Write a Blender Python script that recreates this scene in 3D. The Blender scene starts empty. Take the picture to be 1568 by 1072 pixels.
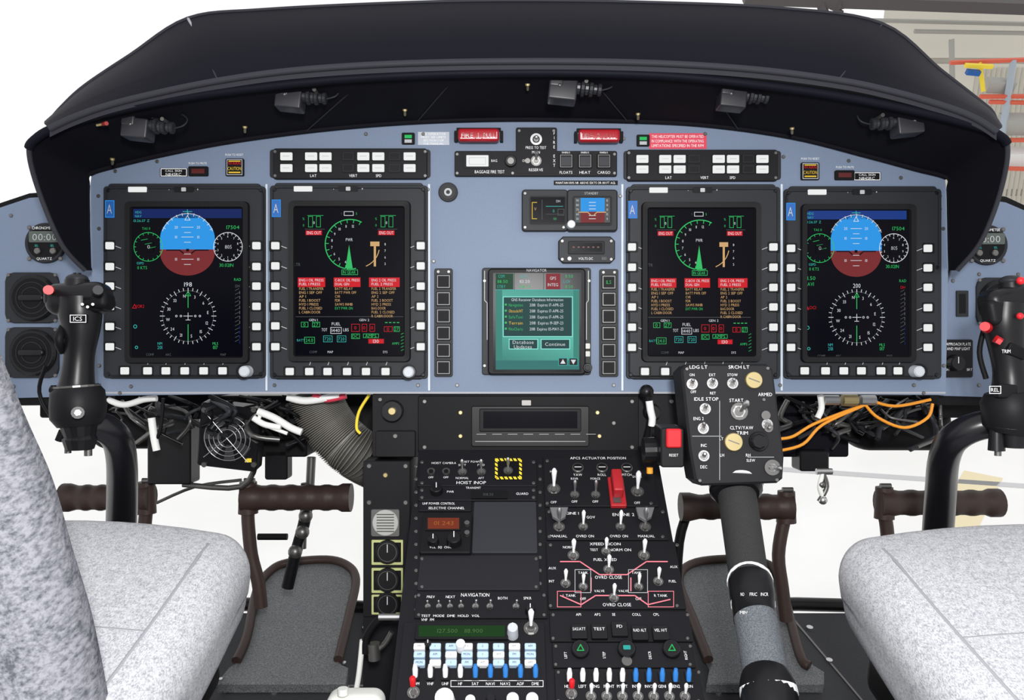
import bpy, math, random
from mathutils import Vector, Matrix
random.seed(4)
V=Vector
D=1.2196; K=1219.6
PITCH=15
scene=bpy.context.scene
try:
    scene.view_settings.view_transform='Standard'
    scene.view_settings.look='None'
except Exception as e: print(e)
CAMZ=1.75; FLOORZ=0.80
camm=Matrix.Translation((0,0,CAMZ))@Matrix.Rotation(math.radians(90-PITCH),4,'X')
M=camm@Matrix.Translation((0,0,-D))
Mi=M.inverted()
cd=bpy.data.cameras.new('camera'); cam=bpy.data.objects.new('camera',cd)
scene.collection.objects.link(cam); cam.matrix_world=camm; cd.lens=28; cd.sensor_width=36; cd.clip_start=.02; cd.clip_end=200
scene.camera=cam
CP=V((0,0,D))
def P(u,v,z=0.0):
    k=(D-z)/K
    return V(((u-784)*k,(536-v)*k,z))
def R(px,z=0.0): return px*(D-z)/K
def W(x,y,z): return Mi@V((x,y,z))
# ---------------------------------------------------------------- materials
MATS={}
def mat(name,col,rough=.5,metal=0,emit=0,spec=.35,noise=None,bump=0,bscale=400,coat=0):
    if name in MATS: return MATS[name]
    m=bpy.data.materials.new(name); m.use_nodes=True
    nt=m.node_tree; p=nt.nodes['Principled BSDF']
    c=(*col,1) if len(col)==3 else col
    p.inputs['Base Color'].default_value=c
    p.inputs['Roughness'].default_value=rough
    p.inputs['Metallic'].default_value=metal
    p.inputs['Specular IOR Level'].default_value=spec
    if coat: p.inputs['Coat Weight'].default_value=coat
    if emit:
        p.inputs['Emission Color'].default_value=c
        p.inputs['Emission Strength'].default_value=emit
        p.inputs['Base Color'].default_value=(0,0,0,1)
    if noise or bump:
        tc=nt.nodes.new('ShaderNodeTexCoord')
        n=nt.nodes.new('ShaderNodeTexNoise'); n.inputs['Scale'].default_value=bscale; n.inputs['Detail'].default_value=4
        nt.links.new(tc.outputs['Object'],n.inputs['Vector'])
        if noise:
            r=nt.nodes.new('ShaderNodeValToRGB'); r.color_ramp.elements[0].position=.38; r.color_ramp.elements[1].position=.62
            r.color_ramp.elements[0].color=(*noise,1); r.color_ramp.elements[1].color=c
            nt.links.new(n.outputs['Fac'],r.inputs['Fac']); nt.links.new(r.outputs['Color'],p.inputs['Base Color'])
        if bump:
            b=nt.nodes.new('ShaderNodeBump'); b.inputs['Strength'].default_value=bump; b.inputs['Distance'].default_value=.002
            nt.links.new(n.outputs['Fac'],b.inputs['Height']); nt.links.new(b.outputs['Normal'],p.inputs['Normal'])
    MATS[name]=m; return m
blue=mat('panel_blue_grey_paint',(.150,.190,.268),.55,spec=.25,noise=(.138,.176,.250),bump=.05,bscale=900)
blued=mat('panel_seam',(.5,.55,.6),.5)
black=mat('black_plastic',(.005,.005,.006),.55,spec=.12)
blackg=mat('satin_black',(.006,.006,.007),.35,spec=.25)
lampm=mat('map_light_black',(.020,.020,.024),.4,spec=.4)
bezel=mat('bezel_dark_grey',(.018,.019,.022),.5,spec=.18)
bezel2=mat('bezel_inner',(.007,.007,.008),.5,spec=.14)
conp=mat('console_black_paint',(.008,.008,.010),.55,spec=.15)
conp2=mat('console_blank_plate',(.024,.025,.030),.5,spec=.25)
glare=mat('glareshield_black',(.0055,.0055,.0095),.55,spec=.06,bump=.06,bscale=250)
glare2=mat('glareshield_underside',(.006,.006,.009),.8,spec=.08,bump=.1,bscale=120)
trimg=mat('rubber_trim_grey',(.026,.026,.033),.6,spec=.15)
edge=mat('edge_light',(.30,.30,.33),.6)
glass=mat('screen_glass',(.001,.001,.003),.25,spec=.07)
metal=mat('steel',(.50,.50,.50),.3,metal=.9)
metald=mat('dark_steel',(.15,.145,.14),.4,metal=.8)
brass=mat('brass',(.42,.34,.17),.4,metal=.8)
wht=mat('white_legend',(.75,.75,.75),.6)
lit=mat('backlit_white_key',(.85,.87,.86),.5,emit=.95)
greyw=mat('grey_white_legend',(.36,.37,.38),.6)
red=mat('red_plastic',(.55,.012,.018),.4)
redp=mat('red_placard',(.55,.04,.075),.5)
pink=mat('pink_line',(.65,.16,.2),.6)
yel=mat('yellow_paint',(.80,.60,.04),.5)
ygr=mat('yellow_green_paint',(.45,.47,.20),.5)
blueb=mat('blue_plastic',(.03,.18,.52),.4)
lblue=mat('light_blue_key',(.38,.50,.64),.4)
brown=mat('brown_rubber',(.036,.021,.017),.5,spec=.3,bump=.1,bscale=200)
tag=mat('blue_label',(.01,.09,.32),.5)
hose=mat('hose_fabric',(.055,.052,.046),.6)
orange=mat('orange_cable',(.75,.28,.02),.5)
whc=mat('white_cable',(.75,.75,.72),.5)
def fabricmat(name,c1,c2,s1,s2,bump):
    m=bpy.data.materials.new(name); m.use_nodes=True; nt=m.node_tree; p=nt.nodes['Principled BSDF']; p.inputs['Roughness'].default_value=.95; p.inputs['Specular IOR Level'].default_value=.05
    tc=nt.nodes.new('ShaderNodeTexCoord'); mp=nt.nodes.new('ShaderNodeMapping'); mp.inputs['Scale'].default_value=(1,.45,1); nt.links.new(tc.outputs['Object'],mp.inputs['Vector'])
    n=nt.nodes.new('ShaderNodeTexNoise'); n.inputs['Scale'].default_value=s1; n.inputs['Detail'].default_value=2; n.inputs['Roughness'].default_value=.7
    n2=nt.nodes.new('ShaderNodeTexNoise'); n2.inputs['Scale'].default_value=s2; n2.inputs['Detail'].default_value=3
    nt.links.new(mp.outputs['Vector'],n.inputs['Vector']); nt.links.new(tc.outputs['Object'],n2.inputs['Vector'])
    r=nt.nodes.new('ShaderNodeValToRGB'); r.color_ramp.elements[0].position=.36; r.color_ramp.elements[1].position=.60; r.color_ramp.elements[0].color=(*c1,1); r.color_ramp.elements[1].color=(*c2,1)
    mx=nt.nodes.new('ShaderNodeMath'); mx.operation='MULTIPLY_ADD'; mx.inputs[1].default_value=.30; 
    nt.links.new(n2.outputs['Fac'],mx.inputs[0]); 
    sc=nt.nodes.new('ShaderNodeMath'); sc.operation='MULTIPLY'; sc.inputs[1].default_value=.70; nt.links.new(n.outputs['Fac'],sc.inputs[0]); nt.links.new(sc.outputs[0],mx.inputs[2])
    nt.links.new(mx.outputs[0],r.inputs['Fac']); nt.links.new(r.outputs['Color'],p.inputs['Base Color'])
    b=nt.nodes.new('ShaderNodeBump'); b.inputs['Strength'].default_value=bump; b.inputs['Distance'].default_value=.001; nt.links.new(n.outputs['Fac'],b.inputs['Height']); nt.links.new(b.outputs['Normal'],p.inputs['Normal'])
    return m
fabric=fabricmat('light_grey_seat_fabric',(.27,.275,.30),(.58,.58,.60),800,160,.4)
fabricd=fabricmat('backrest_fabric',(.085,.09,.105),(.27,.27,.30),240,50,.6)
pipe=mat('seat_piping',(.30,.30,.32),.9,spec=.05)
grip=mat('grip_texture_grey',(.026,.026,.027),.8,bump=.8,bscale=600)
griplt=mat('grip_texture_light',(.15,.16,.18),.8,bump=.8,bscale=600,noise=(.08,.09,.10))
plate=mat('heel_plate_grey',(.16,.165,.17),.6,bump=.9,bscale=420,noise=(.075,.08,.085))
floorm=mat('cabin_floor_dark',(.035,.036,.040),.8,bump=.6,bscale=500)
E={}
for n,c,s in [('white',(.78,.82,.86),.9),('green',(.04,.62,.16),.8),('cyan',(.05,.55,.50),.8),('red',(.68,.01,.02),.9),('yellow',(.82,.50,.22),.75),
              ('sky',(.025,.30,.78),1),('brown',(.19,.025,.028),1),('navy',(.006,.018,.11),1),('dim',(.09,.10,.10),1),('amber',(.9,.6,.05),.9),('orange',(.8,.13,.01),.7),('lcdgreen',(.012,.05,.012),1),('page',(.006,.05,.05),1)]:
    E[n]=mat('display_'+n,c,.5,emit=s,spec=.08)
def tealmat():
    m=bpy.data.materials.new('display_teal'); m.use_nodes=True; nt=m.node_tree; p=nt.nodes['Principled BSDF']
    tc=nt.nodes.new('ShaderNodeTexCoord'); g=nt.nodes.new('ShaderNodeTexGradient'); mp=nt.nodes.new('ShaderNodeMapping')
    # gradient across the page height (object space, centred on the unit)
    mp.inputs['Rotation'].default_value=(0,math.radians(75),0); mp.inputs['Scale'].default_value=(6,6,6); mp.inputs['Location'].default_value=(.5,0,0)
    nt.links.new(tc.outputs['Object'],mp.inputs['Vector']); nt.links.new(mp.outputs['Vector'],g.inputs['Vector'])
    r=nt.nodes.new('ShaderNodeValToRGB'); cr=r.color_ramp
    cr.elements[0].position=0; cr.elements[0].color=(.02,.15,.13,1); cr.elements[1].position=1; cr.elements[1].color=(.03,.20,.17,1)
    e=cr.elements.new(.5); e.color=(.10,.50,.40,1)
    nt.links.new(g.outputs['Fac'],r.inputs['Fac']); nt.links.new(r.outputs['Color'],p.inputs['Emission Color']); p.inputs['Emission Strength'].default_value=1
    p.inputs['Base Color'].default_value=(0,0,0,1); p.inputs['Specular IOR Level'].default_value=.1
    return m
teal=tealmat()
# ---------------------------------------------------------------- glyphs
GL={}
def make_glyphs():
    chars="ABCDEFGHIJKLMNOPQRSTUVWXYZabcdefghijklmnopqrstuvwxyz0123456789.:/-%<>+"
    obs=[]
    for c in chars:
        cu=bpy.data.curves.new('g','FONT'); cu.body=c; cu.size=1; cu.resolution_u=2; cu.offset=-.005
        o=bpy.data.objects.new('g',cu); scene.collection.objects.link(o); obs.append((c,o,cu))
    bpy.context.view_layer.update()
    dg=bpy.context.evaluated_depsgraph_get()
    for c,o,cu in obs:
        e=o.evaluated_get(dg); me=e.to_mesh()
        vs=[(v.co.x,v.co.y) for v in me.vertices]; fs=[tuple(p.vertices) for p in me.polygons]
        mx=min(v[0] for v in vs) if vs else 0; Mx=max(v[0] for v in vs) if vs else 0
        GL[c]=([(x-mx,y) for x,y in vs],fs,Mx-mx)
        e.to_mesh_clear()
    for c,o,cu in obs:
        bpy.data.objects.remove(o); bpy.data.curves.remove(cu)
make_glyphs()
# ---------------------------------------------------------------- frames
class Fr:
    def __init__(s,O,X,Y,Z): s.O=V(O); s.X=V(X).normalized(); s.Y=V(Y).normalized(); s.Z=V(Z).normalized()
    def pt(s,x,y,h=0): return s.O+s.X*x+s.Y*y+s.Z*h
    def uv(s,u,v,h=0):
        d=V(((u-784)/K,(536-v)/K,-1)); o=s.O+s.Z*h
        t=(o-CP).dot(s.Z)/d.dot(s.Z)
        q=CP+d*t-s.O
        return q.dot(s.X),q.dot(s.Y)
    def sc(s,u,v,h=0):
        x,y=s.uv(u,v,h); return (D-s.pt(x,y,h).z)/K
def planar(z=0,tx=0,ty=0,rot=0,O=None):
    Rm=Matrix.Rotation(math.radians(ty),3,'Y')@Matrix.Rotation(math.radians(tx),3,'X')@Matrix.Rotation(math.radians(rot),3,'Z')
    return Fr(O if O is not None else (0,0,z),Rm@V((1,0,0)),Rm@V((0,1,0)),Rm@V((0,0,1)))
def catmull(pts,n=6,closed=False):
    pts=[V(p) for p in pts]; out=[]
    N=len(pts); rng=range(N if closed else N-1)
    for i in rng:
        if closed: a,b,c,d=pts[i-1],pts[i],pts[(i+1)%N],pts[(i+2)%N]
        else: a,b,c,d=pts[max(i-1,0)],pts[i],pts[i+1],pts[min(i+2,N-1)]
        for k in range(n):
            t=k/n
            out.append(.5*((2*b)+(c-a)*t+(2*a-5*b+4*c-d)*t*t+(3*b-a-3*c+d)*t**3))
    if not closed: out.append(pts[-1])
    return out
def rr(x0,y0,x1,y1,r,seg=3):
    if x0>x1:x0,x1=x1,x0
    if y0>y1:y0,y1=y1,y0
    r=min(r,(x1-x0)*.499,(y1-y0)*.499)
    if r<=0: return [(x0,y0),(x1,y0),(x1,y1),(x0,y1)]
    o=[]
    for cx,cy,a in [(x1-r,y0+r,-90),(x1-r,y1-r,0),(x0+r,y1-r,90),(x0+r,y0+r,180)]:
        for i in range(seg+1):
            t=math.radians(a+90*i/seg); o.append((cx+r*math.cos(t),cy+r*math.sin(t)))
    return o
def inset(poly,d):
    n=len(poly); o=[]
    for i in range(n):
        a=V(poly[i-1]);b=V(poly[i]);c=V(poly[(i+1)%n])
        e1=(b-a);e2=(c-b)
        if e1.length<1e-9 or e2.length<1e-9: o.append(tuple(b)); continue
        e1.normalize();e2.normalize()
        n1=V((-e1.y,e1.x));n2=V((-e2.y,e2.x)); m=n1+n2
        if m.length<1e-6: m=n1
        m.normalize(); k=d/max(.35,m.dot(n1)); o.append((b.x+m.x*k,b.y+m.y*k))
    return o
def area(p): return sum(p[i-1][0]*p[i][1]-p[i][0]*p[i-1][1] for i in range(len(p)))/2
class B:
    def __init__(s,name): s.name=name; s.v=[];s.f=[];s.m=[];s.s=[];s.mats=[]
    def add(s,vs,fs,m,sm=False):
        if m not in s.mats: s.mats.append(m)
        i=s.mats.index(m); o=len(s.v)
        s.v+= [tuple(v) for v in vs]
        for f in fs: s.f.append(tuple(a+o for a in f)); s.m.append(i); s.s.append(sm)
    def build(s,parent=None):
        me=bpy.data.meshes.new(s.name)
        n=len(s.v)
        if not n: return
        wv=[M@V(v) for v in s.v]
        lo=V([min(p[i] for p in wv) for i in range(3)]); hi=V([max(p[i] for p in wv) for i in range(3)])
        c=(lo+hi)/2; 
        me.from_pydata([tuple(p-c) for p in wv],[],s.f)
        for m in s.mats: me.materials.append(m)
        me.polygons.foreach_set('material_index',s.m); me.polygons.foreach_set('use_smooth',s.s); me.update()
        o=bpy.data.objects.new(s.name,me); scene.collection.objects.link(o); o.location=c
        return o
    def prism(s,fr,poly,h0,h1,m,ch=0,cap=None):
        if area(poly)<0: poly=poly[::-1]
        n=len(poly); rings=[[fr.pt(x,y,h0) for x,y in poly]]
        if ch>0:
            rings.append([fr.pt(x,y,h1-ch) for x,y in poly]); top=inset(poly,ch); rings.append([fr.pt(x,y,h1) for x,y in top])
        else: rings.append([fr.pt(x,y,h1) for x,y in poly])
        vs=[p for r in rings for p in r]; fs=[]
        for k in range(len(rings)-1):
            for i in range(n):
                j=(i+1)%n; fs.append((k*n+i,k*n+j,(k+1)*n+j,(k+1)*n+i))
        fs.append(tuple(range(n))[::-1])
        tc=tuple((len(rings)-1)*n+i for i in range(n))
        if cap is None: fs.append(tc); s.add(vs,fs,m)
        else:
            s.add(vs,fs,m); s.add(rings[-1],[tuple(range(n))],cap)
    def rect(s,fr,u0,v0,u1,v1,h0,h1,m,r=0,ch=0,cap=None,seg=3):
        um,vm=(u0+u1)/2,(v0+v1)/2
        x0,_=fr.uv(u0,vm,h1);x1,_=fr.uv(u1,vm,h1);_,y0=fr.uv(um,v0,h1);_,y1=fr.uv(um,v1,h1)
        k=fr.sc(um,vm,h1)
        s.prism(fr,rr(x0,y0,x1,y1,r*k,seg),h0,h1,m,ch*k,cap)
    def crect(s,fr,u,v,w,h,h0,h1,m,r=0,ch=0,cap=None): s.rect(fr,u-w/2,v-h/2,u+w/2,v+h/2,h0,h1,m,r,ch,cap)
    def poly(s,fr,pts,h0,h1,m,ch=0,cap=None):
        s.prism(fr,[fr.uv(u,v,h1) for u,v in pts],h0,h1,m,ch,cap)
    def flat(s,fr,pts,h,m):
        p=[fr.uv(u,v,h) for u,v in pts]
        if area(p)<0:p=p[::-1]
        s.add([fr.pt(x,y,h) for x,y in p],[tuple(range(len(p)))],m)
    def frect(s,fr,u0,v0,u1,v1,h,m): s.flat(fr,[(u0,v0),(u1,v0),(u1,v1),(u0,v1)],h,m)
    def frame(s,fr,u0,v0,u1,v1,w,h,m):
        s.frect(fr,u0,v0,u1,v0+w,h,m);s.frect(fr,u0,v1-w,u1,v1,h,m);s.frect(fr,u0,v0+w,u0+w,v1-w,h,m);s.frect(fr,u1-w,v0+w,u1,v1-w,h,m)
    def cyl(s,fr,u,v,r,h0,h1,m,r2=None,seg=20,ch=0,cap=None,sm=False):
        x,y=fr.uv(u,v,h1);k=fr.sc(u,v,h1); r*=k; r2=r if r2 is None else r2*k
        a=[2*math.pi*i/seg for i in range(seg)]
        vs=[fr.pt(x+r*math.cos(t),y+r*math.sin(t),h0) for t in a]+[fr.pt(x+r2*math.cos(t),y+r2*math.sin(t),h1-ch*k) for t in a]
        fs=[(i,(i+1)%seg,seg+(i+1)%seg,seg+i) for i in range(seg)]
        rt=r2-ch*k
        top=[fr.pt(x+rt*math.cos(t),y+rt*math.sin(t),h1) for t in a]
        vs+=top; fs+=[(seg+i,seg+(i+1)%seg,2*seg+(i+1)%seg,2*seg+i) for i in range(seg)]
        s.add(vs,fs,m,sm); s.add(top,[tuple(range(seg))],cap or m)
        s.add(vs[:seg],[tuple(range(seg))[::-1]],m)
    def ring(s,fr,u,v,r,w,h,m,a0=0,a1=360,seg=40):
        x,y=fr.uv(u,v,h);k=fr.sc(u,v,h); ri=(r-w/2)*k; ro=(r+w/2)*k
        vs=[];n=max(3,int(seg*abs(a1-a0)/360))
        for i in range(n+1):
            t=math.radians(a0+(a1-a0)*i/n)
            vs+=[fr.pt(x+ri*math.cos(t),y+ri*math.sin(t),h),fr.pt(x+ro*math.cos(t),y+ro*math.sin(t),h)]
        s.add(vs,[(2*i,2*i+1,2*i+3,2*i+2) for i in range(n)],m)
    def ticks(s,fr,u,v,r0,r1,n,w,h,m,a0=0,a1=360):
        for i in range(n):
            t=math.radians(a0+(a1-a0)*i/n); c,sn=math.cos(t),math.sin(t)
            s.line(fr,[(u+r0*c,v-r0*sn),(u+r1*c,v-r1*sn)],w,m,h)
    def line(s,fr,pts,w,m,h=.0005):
        for a,b in zip(pts[:-1],pts[1:]):
            d=V((b[0]-a[0],b[1]-a[1]));
            if d.length<1e-6: continue
            d.normalize(); n=V((-d.y,d.x))*w/2; e=d*w*.3
            s.flat(fr,[(a[0]+n.x-e.x,a[1]+n.y-e.y),(b[0]+n.x+e.x,b[1]+n.y+e.y),(b[0]-n.x+e.x,b[1]-n.y+e.y),(a[0]-n.x-e.x,a[1]-n.y-e.y)],h,m)
    def text(s,fr,u,v,hpx,t,m,w=None,h=.0006,al='C',vert=False):
        k=fr.sc(u,v,h); size=hpx*k/.74
        tot=0;lay=[]
        for c in t:
            if c not in GL: tot+=.32; continue
            g=GL[c]; lay.append((g,tot)); tot+=g[2]+.11
        if tot<=0:return
        sx=size*.85
        if w: sx=min(w*k/tot,size*1.1)
        x,y=fr.uv(u,v,h); x0=-tot*sx/2 if al=='C' else 0; y0=-.35*size
        for g,o in lay:
            if vert: vs=[fr.pt(x-((py*size)+y0),y+(x0+(o+px)*sx),h) for px,py in g[0]]
            else: vs=[fr.pt(x+x0+(o+px)*sx,y+y0+py*size,h) for px,py in g[0]]
            s.add(vs,g[1],m)
    def tube(s,pts,r,m,seg=10,smooth=0,sm=True,cap=True):
        pts=[V(p) for p in pts]
        if not isinstance(r,(list,tuple)): rs=[r]*len(pts)
        else: rs=list(r)
        if smooth:
            rp=catmull([V((a,0,0)) for a in rs],smooth); pts=catmull(pts,smooth); rs=[max(a.x,1e-5) for a in rp]
        n=len(pts); T=[]
        for i in range(n):
            t=pts[min(i+1,n-1)]-pts[max(i-1,0)]
            if t.length<1e-9: t=T[-1] if T else V((0,0,1))
            T.append(t.normalized())
        up=V((0,0,1)) if abs(T[0].z)<.9 else V((1,0,0))
        N=(up-T[0]*up.dot(T[0])).normalized(); vs=[]
        for i in range(n):
            N=(N-T[i]*N.dot(T[i]));
            if N.length<1e-6: N=T[i].orthogonal()
            N.normalize(); Bn=T[i].cross(N)
            for j in range(seg):
                a=2*math.pi*j/seg; vs.append(pts[i]+(N*math.cos(a)+Bn*math.sin(a))*rs[i])
        fs=[]
        for i in range(n-1):
            for j in range(seg):
                k=(j+1)%seg; fs.append((i*seg+j,i*seg+k,(i+1)*seg+k,(i+1)*seg+j))
        s.add(vs,fs,m,sm)
        if cap:
            s.add(vs[:seg],[tuple(range(seg))[::-1]],m); s.add(vs[-seg:],[tuple(range(seg))],m)
    def loft(s,cs,m,sm=True,closed=False):
        n=len(cs[0]); vs=[p for c in cs for p in c]; fs=[]
        for i in range(len(cs)-1):
            for j in range(n if closed else n-1):
                k=(j+1)%n; fs.append((i*n+j,i*n+k,(i+1)*n+k,(i+1)*n+j))
        s.add(vs,fs,m,sm)
    def ball(s,c,r,m,seg=14,sc=(1,1,1)):
        c=V(c);vs=[];rg=seg//2
        for i in range(rg+1):
            a=math.pi*i/rg
            for j in range(seg):
                b=2*math.pi*j/seg; vs.append(c+V((r*sc[0]*math.sin(a)*math.cos(b),r*sc[1]*math.cos(a),r*sc[2]*math.sin(a)*math.sin(b))))
        s.add(vs,[(i*seg+j,i*seg+(j+1)%seg,(i+1)*seg+(j+1)%seg,(i+1)*seg+j) for i in range(rg) for j in range(seg)],m,True)
    def rbox(s,fr,c,hs,r,m,n=3,mid=1,fn=None):
        def ax(h):
            rr_=min(r,h*.999); L=[]
            for i in range(n+1): L.append(-h+rr_*i/n)
            for i in range(1,mid+1): L.append(-h+rr_+(2*h-2*rr_)*i/(mid+1))
            for i in range(n+1): L.append(h-rr_+rr_*i/n)
            return L
        A=[ax(h) for h in hs]; idx={};vs=[];fs=[]
        def vert(q):
            inn=[max(-(hs[i]-min(r,hs[i]*.999)),min(hs[i]-min(r,hs[i]*.999),q[i])) for i in range(3)]
            d=V([q[i]-inn[i] for i in range(3)])
            p=V(inn)+(d.normalized()*r if d.length>1e-9 else d)
            key=tuple(round(a,6) for a in p)
            if key not in idx:
                idx[key]=len(vs)
                pp=p
                if fn: pp=V(fn(p.copy()))
                vs.append(fr.pt(c[0]+pp[0],c[1]+pp[1],c[2]+pp[2]))
            return idx[key]
        for a in range(3):
            b,d=(a+1)%3,(a+2)%3
            for sg in(-1,1):
                for i in range(len(A[b])-1):
                    for j in range(len(A[d])-1):
                        qs=[]
                        for bi,dj in[(i,j),(i+1,j),(i+1,j+1),(i,j+1)]:
                            q=[0,0,0]; q[a]=sg*hs[a]; q[b]=A[b][bi]; q[d]=A[d][dj]; qs.append(vert(q))
                        if sg<0: qs=qs[::-1]
                        u=[]; 
                        for q in qs:
                            if q not in u:u.append(q)
                        if len(u)>2: fs.append(tuple(u))
        s.add(vs,fs,m,True)
    # hardware
    def screw(s,fr,u,v,r=3,h=0,m=None):
        s.cyl(fr,u,v,r,h,h+.0016,m or metald,seg=8,ch=r*.25)
    def toggle(s,fr,u,v,sz=1.0,dx=0,dy=.35,tip=None,base=True,lm=None,h=0,L=20):
        lm=lm or metal
        if base:
            s.cyl(fr,u,v,7.5*sz,h,h+.0015,metald,seg=16); s.cyl(fr,u,v,5.5*sz,h,h+.004,metal,seg=6); s.cyl(fr,u,v,4*sz,h,h+.006,metald,seg=10)
        x,y=fr.uv(u,v,h); k=fr.sc(u,v,h)*sz
        d=V((dx,dy,1)).normalized()
        L=L*k; pts=[];
        for t in(0,.3,.7,.88,1): pts.append(fr.pt(x+d.x*L*t,y+d.y*L*t,h+.003+d.z*L*t))
        s.tube(pts,[1.5*k,1.8*k,2.9*k,3.1*k,1.5*k],lm,seg=8)
        if tip:
            q=[fr.pt(x+d.x*L*t,y+d.y*L*t,h+.003+d.z*L*t) for t in(.45,.95,1.05)]
            s.tube(q,[3.6*k,4*k,2.5*k],tip,seg=8)
    def knob(s,fr,u,v,r,h0,h1,m,seg=18,cap=None,mark=True):
        s.cyl(fr,u,v,r,h0,h1,m,r2=r*.88,seg=seg,ch=r*.12,cap=cap)
        if mark: s.line(fr,[(u,v),(u,v-r*.7)],1.2,wht,h1+.0003)
# ================================================================= INSTRUMENT PANEL
join=[(140,412),(139,380),(138,330),(138,285),(140,268),(175,256),(260,236),(360,217),(500,199),(640,188),(784,184),(930,186),(1070,192),(1210,211),(1330,241),(1400,260),(1447,273),(1449,290),(1450,330),(1451,380),(1452,412)]
b=B('instrument_panel')
PB=planar(0)
b.poly(PB,[(152,606),(140,412)]+join[1:-1]+[(1452,412),(1448,605),(1180,603),(784,600),(400,603)],-.004,0,blue)
for x in (408,657,953,1197):
    b.frect(PB,x-1.5,282,x+1.5,598,.0004,blued)
b.frect(PB,150,600,1448,603,.0004,edge)
for (u,v) in [(176,262),(655,290),(700,205),(648,205),(955,212),(1200,240),(1380,272),(1440,300),(150,300),(151,350),(151,560),(1445,350),(1446,560),(200,592),(420,590),(640,590),(700,590),(940,590),(1195,590),(1400,590),(664,400),(950,300),(183,602),(1415,602),(1440,320),(240,247),(1300,246),(560,205),(1080,205)]:
    b.screw(PB,u,v,3)
b.cyl(PB,686,294,15,0,.004,bezel,ch=1); b.cyl(PB,686,294,11,0,.006,blackg); b.cyl(PB,686,294,6,.0,.0075,greyw); b.cyl(PB,686,294,3,.0,.008,blackg)
b.crect(PB,625,212,20,18,0,.003,black,r=2,ch=.5); b.crect(PB,625,209,11,5,0,.0036,E['green']); b.crect(PB,625,216,11,5,0,.0036,greyw)
b.crect(PB,664,212,48,20,0,.0008,mat('grey_placard',(.38,.41,.46),.5))
for i in range(4): b.text(PB,664,205+i*5,3.4,['THE OPERATOR','MUST SEE LIMITS','SECTION 1 OF','THE MANUAL'][i],wht,w=40,h=.0012)
b.crect(PB,985,215,20,18,0,.003,black,r=2,ch=.5); b.crect(PB,985,212,11,5,0,.0036,E['green']); b.crect(PB,985,219,11,5,0,.0036,greyw)
b.crect(PB,1038,216,88,24,0,.0008,redp)
for i,t in enumerate(['THIS HELICOPTER MUST BE OPERATED','IN COMPLIANCE WITH THE OPERATING','LIMITATIONS SPECIFIED IN THE RFM']): b.text(PB,1038,209+i*7,4.6,t,wht,w=80,h=.0012)
b.crect(PB,897,280,98,7,0,.0006,black); b.text(PB,897,280,3.6,'MAINTAIN 100% NR ABOVE 55KTS OR 100 FT AGL',wht,w=92,h=.001)
for (a,c,e) in [(359,303,266),(1241,1294,1328)]:
    o=0 if a<700 else 6; 
    b.text(PB,a,237+o,3.4,'PUSH TO RESET',wht,w=28); b.crect(PB,a,256+o,28,27,0,.004,black,r=2,ch=.6)
    b.frame(PB,a-12,244+o,a+12,268+o,1,.0044,greyw)
    b.text(PB,a,250+o,5,'WARN',E['red'],w=20,h=.0045);b.text(PB,a,258+o,5.5,'CAUTION',E['amber'],w=21,h=.0045); b.frect(PB,a-9,263+o,a+9,265+o,.0045,E['amber']); b.frect(PB,a-9,246+o,a+9,247.5+o,.0045,E['amber'])
    b.text(PB,c,250+o,3.4,'PUSH TO MUTE',wht,w=28); b.crect(PB,c,262+o,30,15,0,.004,black,r=2,ch=.6); b.crect(PB,c,262+o,20,7,0,.0045,mat('dark_red_lens',(.08,.01,.01),.3))
    b.crect(PB,e,264+o,42,13,0,.001,black); b.frame(PB,e-20,258+o,e+20,270+o,1,.0012,wht); b.text(PB,e,261.5+o,3.5,'CALL SIGN',wht,w=30,h=.0013); b.text(PB,e,267+o,4.5,'N845RC',wht,w=32,h=.0013)
b.build()
def side(name,pts,back):
    b=B(name); f=planar(-.03); b.poly(f,pts,-.012,0,blue); b.poly(f,back,-.03,-.006,black); return b,f
b,f=side('side_instrument_panel',[(-70,345),(0,318),(45,303),(90,300),(152,440),(160,606),(-70,612)],[(-80,340),(0,311),(45,296),(95,292),(158,440),(165,620),(-80,622)])
def chrono(b,f,u,v):
    b.cyl(f,u,v,31,0,.006,bezel,seg=36,ch=1.5); b.cyl(f,u,v,26,.0,.0065,black,seg=32)
    b.rect(f,u-24,v-18,u+26,v-1,0,.008,mat('lcd_grey',(.07,.085,.075),.3),r=2); b.text(f,u+1,v-9,11,'00:00',greyw,w=40,h=.0085); b.text(f,u,v-23,4.5,'CHRONOMETER',wht,w=38,h=.008)
    for q in(-12,12): b.cyl(f,u+q,v+12,5,0,.010,metald,ch=1); b.text(f,u+q,v+4,3.5,'SEL',E['cyan'],h=.008)
    b.text(f,u,v+24,4,'QUARTZ',wht,w=24,h=.008)
    for q in((-24,-24),(24,-24),(-24,24),(24,24)): b.screw(f,u+q[0],v+q[1],3.5,.004)
def vent(b,f,u,v,r=38):
    b.crect(f,u,v,2*r+6,2*r+2,0,.004,bezel,r=14,ch=1); b.cyl(f,u,v,r-2,.0,.010,blackg,seg=36,ch=3)
    b.cyl(f,u,v,r-8,.0,.0105,black,seg=36)
    for k,rr_ in enumerate((r-14,r-22)): b.ring(f,u,v,rr_,1.2,.0112+.0002*k,bezel)
    b.rbox(f,(*f.uv(u,v,.012),.012),(R(20),R(5),R(4)),R(4),blackg)
    for q in((-1,-1),(1,-1),(-1,1),(1,1)): b.screw(f,u+q[0]*(r-2),v+q[1]*(r-3),3,.004)
chrono(b,f,68,372); vent(b,f,48,456); vent(b,f,48,540)
b.text(f,118,300,4,'COMPASS',greyw)
for p in((16,330),(20,420),(120,440),(110,590),(20,592)): b.screw(f,*p)
b.build()
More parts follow.
